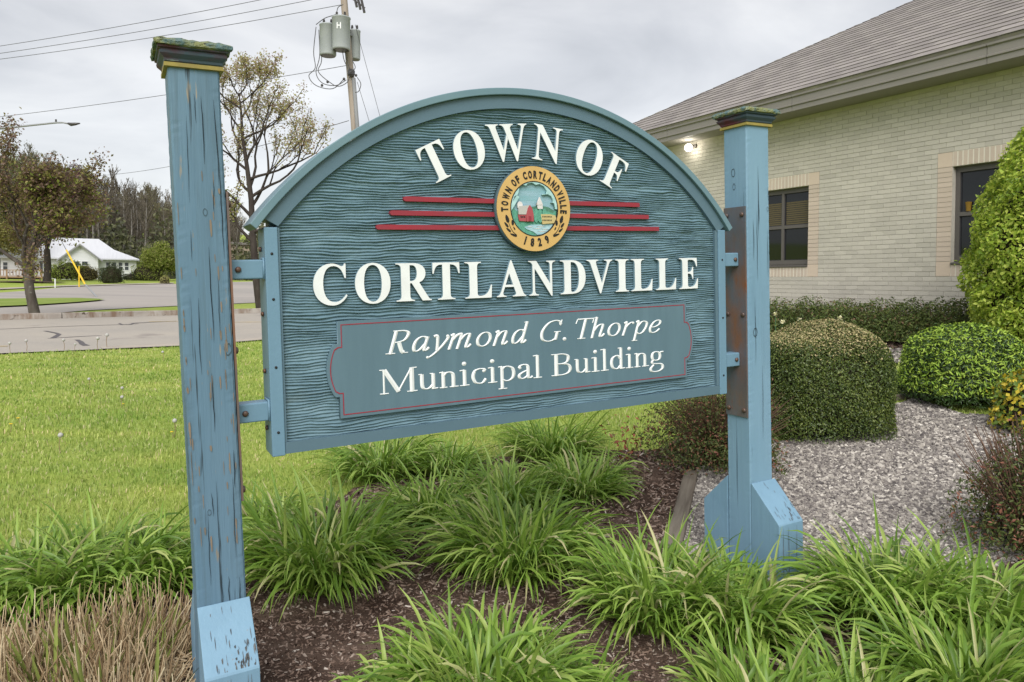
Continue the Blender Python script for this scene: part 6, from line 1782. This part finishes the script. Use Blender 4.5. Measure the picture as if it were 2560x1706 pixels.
for a in (-30, 5, 50, 75, 106, 138):
    mb = MB(); mb.box(hx(a), hx(a) + .16, -4.3, -4.1, -.6, hzz(680)); mb.build('deck_post', m_deck, deck)
mb = MB()
for i in range(4): mb.box(hx(-18), hx(8), -5.4 + i * .3, -5.1 + i * .3, hzz(710), hzz(705 - i * 2.2))
mb.build('steps', m_deck, deck)
# distant tan building seen through the gap by the bracket
fb = thing('distant_building', 'plain tan building far behind the sparse tree beside the bracket', 'building', gp(640, 120), -math.atan2(gp(640, 120)[0], 120))
mb = MB(); mb.box(-4.5, 22, 0, 12, -2, 5.6); mb.build('wall', mat('tan_wall', (0.40, 0.33, 0.25), .9), fb)
mb = MB(); mb.box(-5, 22.5, -.4, 12.4, 5.6, 6.0); mb.build('roof', m_fasc, fb)
for i in range(4):
    mb = MB(); mb.box(-2.5 + i * 5, -.5 + i * 5, -.05, -.004, 1.4, 3.2); mb.build('window', m_hglass, fb)
# mulch rings
sheet('mulch_ring', [tuple(np.array(gp(72, 72)[:2]) + np.array([3.4 * math.cos(t), 2.4 * math.sin(t)])) for t in np.linspace(0, 2 * PI, 20)[:-1]], .12, m_mulch, 1.0)
# --- yellow guy guard, marker post, pale stake
m_yel = mat('yellow_plastic', (0.70, 0.46, 0.03), 0.5, 0.3)
m_wire = mat('cable', (0.09, 0.09, 0.095), 0.6, 0.3)
m_galv = mat('galvanised_steel', (0.30, 0.31, 0.32), 0.5, 0.4, metal=.3)
pa = ground_at(243, 744); Yg = pa[1]
def at_(x, y, Y): return tuple(at(x, y, Y))
gw = thing('guy_wire', 'guy cable with a bright yellow guard slanting down to the car park', 'guy wire', tuple(pa))
rel = lambda p, o: tuple(np.array(p) - np.array(o))
mb = MB(); mb.tube([(0, 0, 0), rel(at_(213, 712, Yg + 1.2), pa)], .05, 6); mb.build('anchor_rod', m_galv, gw)
mb = MB(); mb.tube([rel(at_(213, 712, Yg + 1.2), pa), rel(at_(166, 626, Yg + 4), pa)], .052, 8); mb.build('guard', m_yel, gw)
mb = MB(); mb.tube([rel(at_(166, 626, Yg + 4), pa), rel(at_(66, 440, Yg + 11), pa)], .02, 4); mb.build('cable', m_wire, gw)
pm = ground_at(198, 719)
mk = thing('marker_post', 'thin upright yellow marker post crossing the yellow guy guard', 'marker', tuple(pm))
mb = MB(); mb.lathe([(.055, -.1), (.055, 1.5), (.05, 1.75), (.02, 1.8)], k=8); mb.build('tube', m_yel, mk)
ps = ground_at(138, 720)
sk = thing('stake', 'thin pale stake standing on the verge left of the yellow guard', 'stake', tuple(ps))
mb = MB(); mb.box(-.035, .035, -.03, .03, -.1, .75); mb.build('slat', m_hw, sk)

# --- utility pole with three transformers
PY = 31.5
m_polew = mat('pole_timber', (0.30, 0.245, 0.20), 0.9, 0.15, var=[((0.22, 0.185, 0.155), 4, (1, 1, .1)), ((0.36, 0.31, 0.265), 12, (1, 1, .06))], bump=(20, .5, (1, 1, .05)))
m_cond = mat('grey_conduit', (0.22, 0.225, 0.23), 0.6, 0.3)
m_trans = mat('transformer_grey', (0.36, 0.385, 0.395), 0.5, 0.4, var=((0.31, 0.335, 0.345), 2))
m_porc = mat('insulator', (0.05, 0.045, 0.045), 0.3, 0.5)
pb = gp(925, PY)
pole = thing('utility_pole', 'leaning wooden utility pole with three grey transformers and cable loops', 'utility pole', pb)
PX = lambda x, y, dY=0.0: rel(at_(x, y, PY + dY), pb)
topc = PX(851, -120)
mb = MB(); mb.tube([(0, 0, -.5), PX(886, 300), PX(861, 13), topc], [.19, .165, .145, .13], 12); mb.build('shaft', m_polew, pole, True)
mb = MB(); mb.tube([PX(918, 700, -.15), PX(894, 326, -.16), PX(884, 196, -.15)], .085, 8); mb.build('riser_conduit', m_cond, pole, True)
mb = MB(); mb.box(-1.2, 1.2, -.06, .06, -.06, .06, lambda x, y, z: (topc[0] + .3 + x, topc[1] - .2 + y, topc[2] + 1.75 * -1 + .75 + z + x * .07)); mb.build('crossarm', m_polew, pole)
for (cx, cy, tw, th, dy, lb) in ((820, 101, 40, 75, -.45, None), (853, 85, 43, 78, -.75, 'transformer with a pale painted letter'), (887, 112, 27, 72, .25, None)):
    c = PX(cx, cy + th / 2, dy); r = tw / 2 / F * PY; h = th / F * PY
    mb = MB(); mb.lathe([(r * .90, -.04), (r * .98, .0), (r, .03), (r, h * .93), (r * 1.05, h * .94), (r * 1.05, h * .975), (r * .8, h), (r * .2, h * 1.02)], c, 20)
    tr = mb.build('transformer', m_trans, pole, True)
    mb = MB(); mb.lathe([(r * .86, -.045), (r * .9, -.041)], c, 20); mb.build('base_plate', m_porc, tr)
    mb = MB()
    for k in (-1, 1): mb.lathe([(.03, 0), (.06, .03), (.04, .06), (.06, .09), (.04, .12), (.055, .15), (.02, .2)], (c[0] + k * r * .45, c[1] - r * .2, c[2] + h), 8)
    mb.build('bushing', m_porc, tr)['kind'] = 'stuff'
    mb = MB(); mb.box(-.05, .05, 0, abs(dy) + .1, -.05, .05, lambda x, y, z: (c[0] + x + (.10 if cx < 850 else -.1) , c[1] + (y if dy < 0 else -y), c[2] + h * .75 + z)); mb.build('hanger', m_cond, tr)
    if lb:
        tr['label'] = lb
        mb = MB()
        for q_ in ((-.10, -.06, 0, .26), (.04, .08, 0, .26), (-.06, .04, .11, .16)): mb.box(q_[0], q_[1], -r - .006, -r + .02, h * .55 + q_[2], h * .55 + q_[3], lambda x, y, z: (c[0] + x, c[1] + y, c[2] + z))
        mb.build('painted_letter', m_hw, tr)
for i, (x, y) in enumerate(((888, 10), (897, 16), (907, 24))):
    a = PX(x - 4, y - 26); b = PX(x + 4, y + 8)
    mb = MB(); mb.tube([a, b], .06, 6); mb.tube([PX(x - 8, y - 12), PX(x + 6, y - 4)], .025, 5); mb.build('fuse_cutout', m_porc, pole)
loops = [((790, 68), (784, 130), (788, 170), (772, 190), (790, 214), (832, 222), (862, 196)),
         ((797, 75), (799, 140), (790, 182), (806, 208), (840, 214), (866, 200)),
         ((800, 76), (804, 150), (796, 180), (830, 210), (848, 216), (868, 206), (874, 190)),
         ((880, 150), (888, 170), (874, 182)), ((893, 194), (902, 210), (897, 228), (888, 232)),
         ((856, 125), (860, 150), (872, 176), (876, 184)), ((862, 128), (866, 148), (874, 172)), ((790, 62), (812, 46), (836, 38), (842, 32)), ((842, 30), (846, 18), (858, 12))]
for L_ in loops:
    P_ = catmull(list(L_), 5)
    mb = MB(); mb.tube([PX(x, y, -.45) for x, y in P_], .018, 5); mb.build('cable_loop', m_wire, pole, True)
mb = MB(); mb.lathe([(.10, 0), (.16, .08), (.16, .25), (.08, .32)], PX(878, 192, -.2), 8); mb.build('weatherhead', m_porc, pole)
for (x, y) in ((819, 205), (805, 214), (860, 198), (890, 189)):
    mb = MB(); mb.lathe([(.02, -.06), (.055, -.03), (.055, .03), (.02, .06)], PX(x, y, -.45), 8); mb.build('connector', m_porc, pole)
# --- second pole, out of the picture, which carries the wires; wires sag between
p2 = np.array([-46.0, 41.0, 0]); p2[2] = float(gz(p2[0], p2[1]))
pl2 = thing('utility_pole', 'plain wooden utility pole out of sight past the left picture edge', 'utility pole', tuple(p2))
mb = MB(); mb.tube([(0, 0, -.5), (0, 0, 14.2)], [.19, .14], 10); mb.build('shaft', m_polew, pl2, True)
mb = MB(); mb.box(-1.2, 1.2, -.06, .06, 13.3, 13.42); mb.build('crossarm', m_polew, pl2)
def wire(label, a, b, sag, r=.012, name='overhead_wire', group='overhead wires to the utility pole'):
    a = np.array(a); b = np.array(b)
    t = thing(name, label, 'wire', tuple(a), 0, group)
    pts = []
    for i in range(25):
        s = i / 24; p = (b - a) * s; p[2] -= sag * 4 * s * (1 - s); pts.append(tuple(p))
    mb = MB(); mb.tube(pts, r, 4, False); mb.build('strand', m_wire, t, True)
def through(px0, py0, pxe, pye, Ya=PY):
    """end point on the second pole's vertical such that the wire passes column pxe at row pye"""
    a = np.array(at_(px0, py0, Ya))
    sag = .55
    lo, hi = 4.0, 20.0
    for _ in range(50):
        z = (lo + hi) / 2; b = np.array([p2[0], p2[1], z])
        # where the wire crosses column pxe
        best = None
        for s in np.linspace(0.05, 1, 200):
            p = a + (b - a) * s; p[2] -= sag * 4 * s * (1 - s)
            x, y = proj(p)
            if x <= pxe: best = y; break
        if best is None: best = y
        if best > pye: lo = z
        else: hi = z
    return a, b, sag
for lb, q_ in (('topmost of the three parallel wires at the upper left', (845, -40, 0, 116)), ('middle one of the three parallel wires at the upper left', (848, -14, 0, 134)), ('lowest of the three parallel wires at the upper left', (856, 12, 0, 149)), ('lone wire passing behind the near post just under its cap', (868, 164, 0, 293))):
    a, b, s_ = through(*q_); wire(lb, a, b, s_, .013)
wire('sagging service wire from the pole down behind the sparse tree to the left', at_(872, 302, PY), at_(60, 432, 74), 1.2, .014)
anch = gp(1085, PY + 2)
wire('longer of the two guy wires slanting right from the transformers', at_(888, 62, PY), anch, 0.0, .012)
wire('shorter guy wire slanting right below the cable loops', at_(893, 205, PY), gp(1072, PY + 1.5), 0.0, .012)
# --- street lamp reaching in from the left
lb_ = np.array(gp(-150, 36)); 
sl_ = thing('street_lamp', 'long-armed street lamp head reaching in over the wood at the left', 'street lamp', tuple(lb_))
LA = lambda x, y: rel(at_(x, y, 36), lb_)
mb = MB(); mb.tube([(0, 0, 0), (0, 0, LA(-150, 338)[2] + .3)], [.12, .08], 8); mb.build('pole', m_galv, sl_, True)
mb = MB(); mb.tube([(0, 0, LA(-150, 338)[2]), LA(0, 322), LA(142, 307), LA(158, 307), LA(172, 310)], [.06, .05, .045, .04, .04], 6); mb.build('arm', m_galv, sl_, True)
mb = MB(); e0 = np.array(LA(170, 309)); e1 = np.array(LA(200, 309)); mb.tube([tuple(e0), tuple(e0 + (e1 - e0) * .25 - np.array([0, 0, .05])), tuple(e0 + (e1 - e0) * .6 - np.array([0, 0, .03])), tuple(e1)], [.05, .09, .075, .03], 8); mb.build('lamp_head', m_porc, sl_, True)
mb = MB(); mb.box(-.03, .03, -.03, .03, 0, .12, lambda x, y, z: (LA(140, 305)[0] + x, LA(140, 305)[1] + y, LA(140, 305)[2] + z)); mb.build('photocell', m_porc, sl_)

# --- wooded hill: bare trees one by one, undergrowth as a mass
def bare_tree_meshes(seed, H):
    r_ = random.Random(seed)
    out = []; tips = []
    out.append(([Vector((0, 0, -1)), Vector((r_.gauss(0, .2), 0, H * .3)), Vector((r_.gauss(0, .35), 0, H * .62)), Vector((r_.gauss(0, .5), 0, H * .92))], [.24, .20, .14, .03], 9))
    top = out[0][0]
    for i in range(24):
        z = H * r_.uniform(.30, .9); a = r_.uniform(0, 2 * PI)
        p = Vector((top[2].x * z / (H * .62), 0, z))
        grow(r_, p, Vector((math.cos(a) * .55, math.sin(a) * .55, 1)).normalized(), H * .17 * (1.25 - z / H), .055, 2, out, tips, .45, .75, .3, (2, 3), .12)
    mb = MB(); mt = MB()
    for pts, rs2, dp in out:
        if dp == 9: mb.tube(pts, rs2, 6, False)
        else: mt.tube([p for p in (pts if dp > 0 else pts[::2])], [max(r * 1.35, .036) for r in (rs2 if dp > 0 else rs2[::2])], 3, False)
    return mb.mesh('trunk', m_barkg, True), mt.mesh('crown', m_twigg, True), tips
VAR = [bare_tree_meshes(100 + i, 17 + i % 3) for i in range(6)]
m_lhaze = leafmat('budding_leaf', (0.11, 0.11, 0.045), (0.18, 0.17, 0.07), (0.25, 0.22, 0.11))
m_lgreenh = leafmat('budding_green_leaf', (0.12, 0.145, 0.035), (0.195, 0.22, 0.055), (0.28, 0.30, 0.085))
BUDS = []
for v in range(6):
    rs_ = np.random.default_rng(200 + v); tp = np.array([tuple(p) for p, d in VAR[v][2]])
    n = 900; P = tp[rs_.integers(0, len(tp), n)] + rs_.normal(0, .25, (n, 3))
    V, T = leaf_cloud(P, rs_.normal(0, 1, (n, 3)), .22, rs_, .6); BUDS.append((mesh_np('buds', V, [T], m_lhaze), mesh_np('buds', V, [T], m_lgreenh)))
r_ = random.Random(77)
def top_row(px):
    return np.interp(px, [-200, 0, 60, 120, 180, 240, 300, 360, 420, 520, 640], [372, 378, 382, 398, 418, 430, 446, 462, 474, 492, 520])
cnt = 0
for row, Y in enumerate((118, 130, 143, 158, 175)):
    px = -170 + row * 7
    while px < 610:
        Yj = Y + r_.uniform(-5, 5)
        b = gp(px, Yj)
        v = r_.randrange(6); H = 17 + v % 3
        want = (711 - top_row(px) - r_.uniform(-14, 34) - (4 - row) * 9) / F * Yj + CAMZ - b[2]
        s = max(want, 5) / H
        t = thing('bare_tree', 'slim bare tree standing on the wooded hillside behind the white house', 'tree', b, r_.uniform(0, 6.28), 'bare trees on the wooded hillside')
        t.scale = (s * r_.uniform(.85, 1.1), s * r_.uniform(.85, 1.1), s)
        obj('trunk', VAR[v][0], t); obj('crown', VAR[v][1], t)
        gg = r_.random()
        bud = (1 if gg < .35 else 0) if (px < 215 and gg < .75) else 0 if gg < .35 else None
        if bud is not None:
            obj('buds', BUDS[v][bud], t)
            t['label'] = ('slim hillside tree with fresh green buds in the wood behind the house', 'slim hillside tree with olive-brown buds in the wood behind the house')[1 - bud]
            t['group'] = ('green-budded trees on the wooded hillside', 'olive-budded trees on the wooded hillside')[1 - bud]
        cnt += 1
        px += r_.uniform(14, 25)
def undergrowth():
    rs_ = np.random.default_rng(5)
    n = 46000
    px = rs_.uniform(-250, 660, n); Y = rs_.uniform(104, 185, n)
    X = (px - 1280) / F * Y
    z = gz(X, Y)
    P = np.stack([X, Y, z + rs_.random(n) ** 1.5 * (7 + 2.5 * np.sin(px * .05) + 1.5 * np.sin(px * .17 + Y))], 1)
    V, T = leaf_cloud(P, rs_.normal(0, 1, (n, 3)) + np.array([0, -.5, .5]), .8, rs_, .6)
    o = obj('undergrowth', mesh_np('undergrowth', V, [T], leafmat('undergrowth_leaf', (0.05, 0.056, 0.03), (0.095, 0.10, 0.05), (0.15, 0.155, 0.07)))); o['kind'] = 'stuff'
undergrowth()
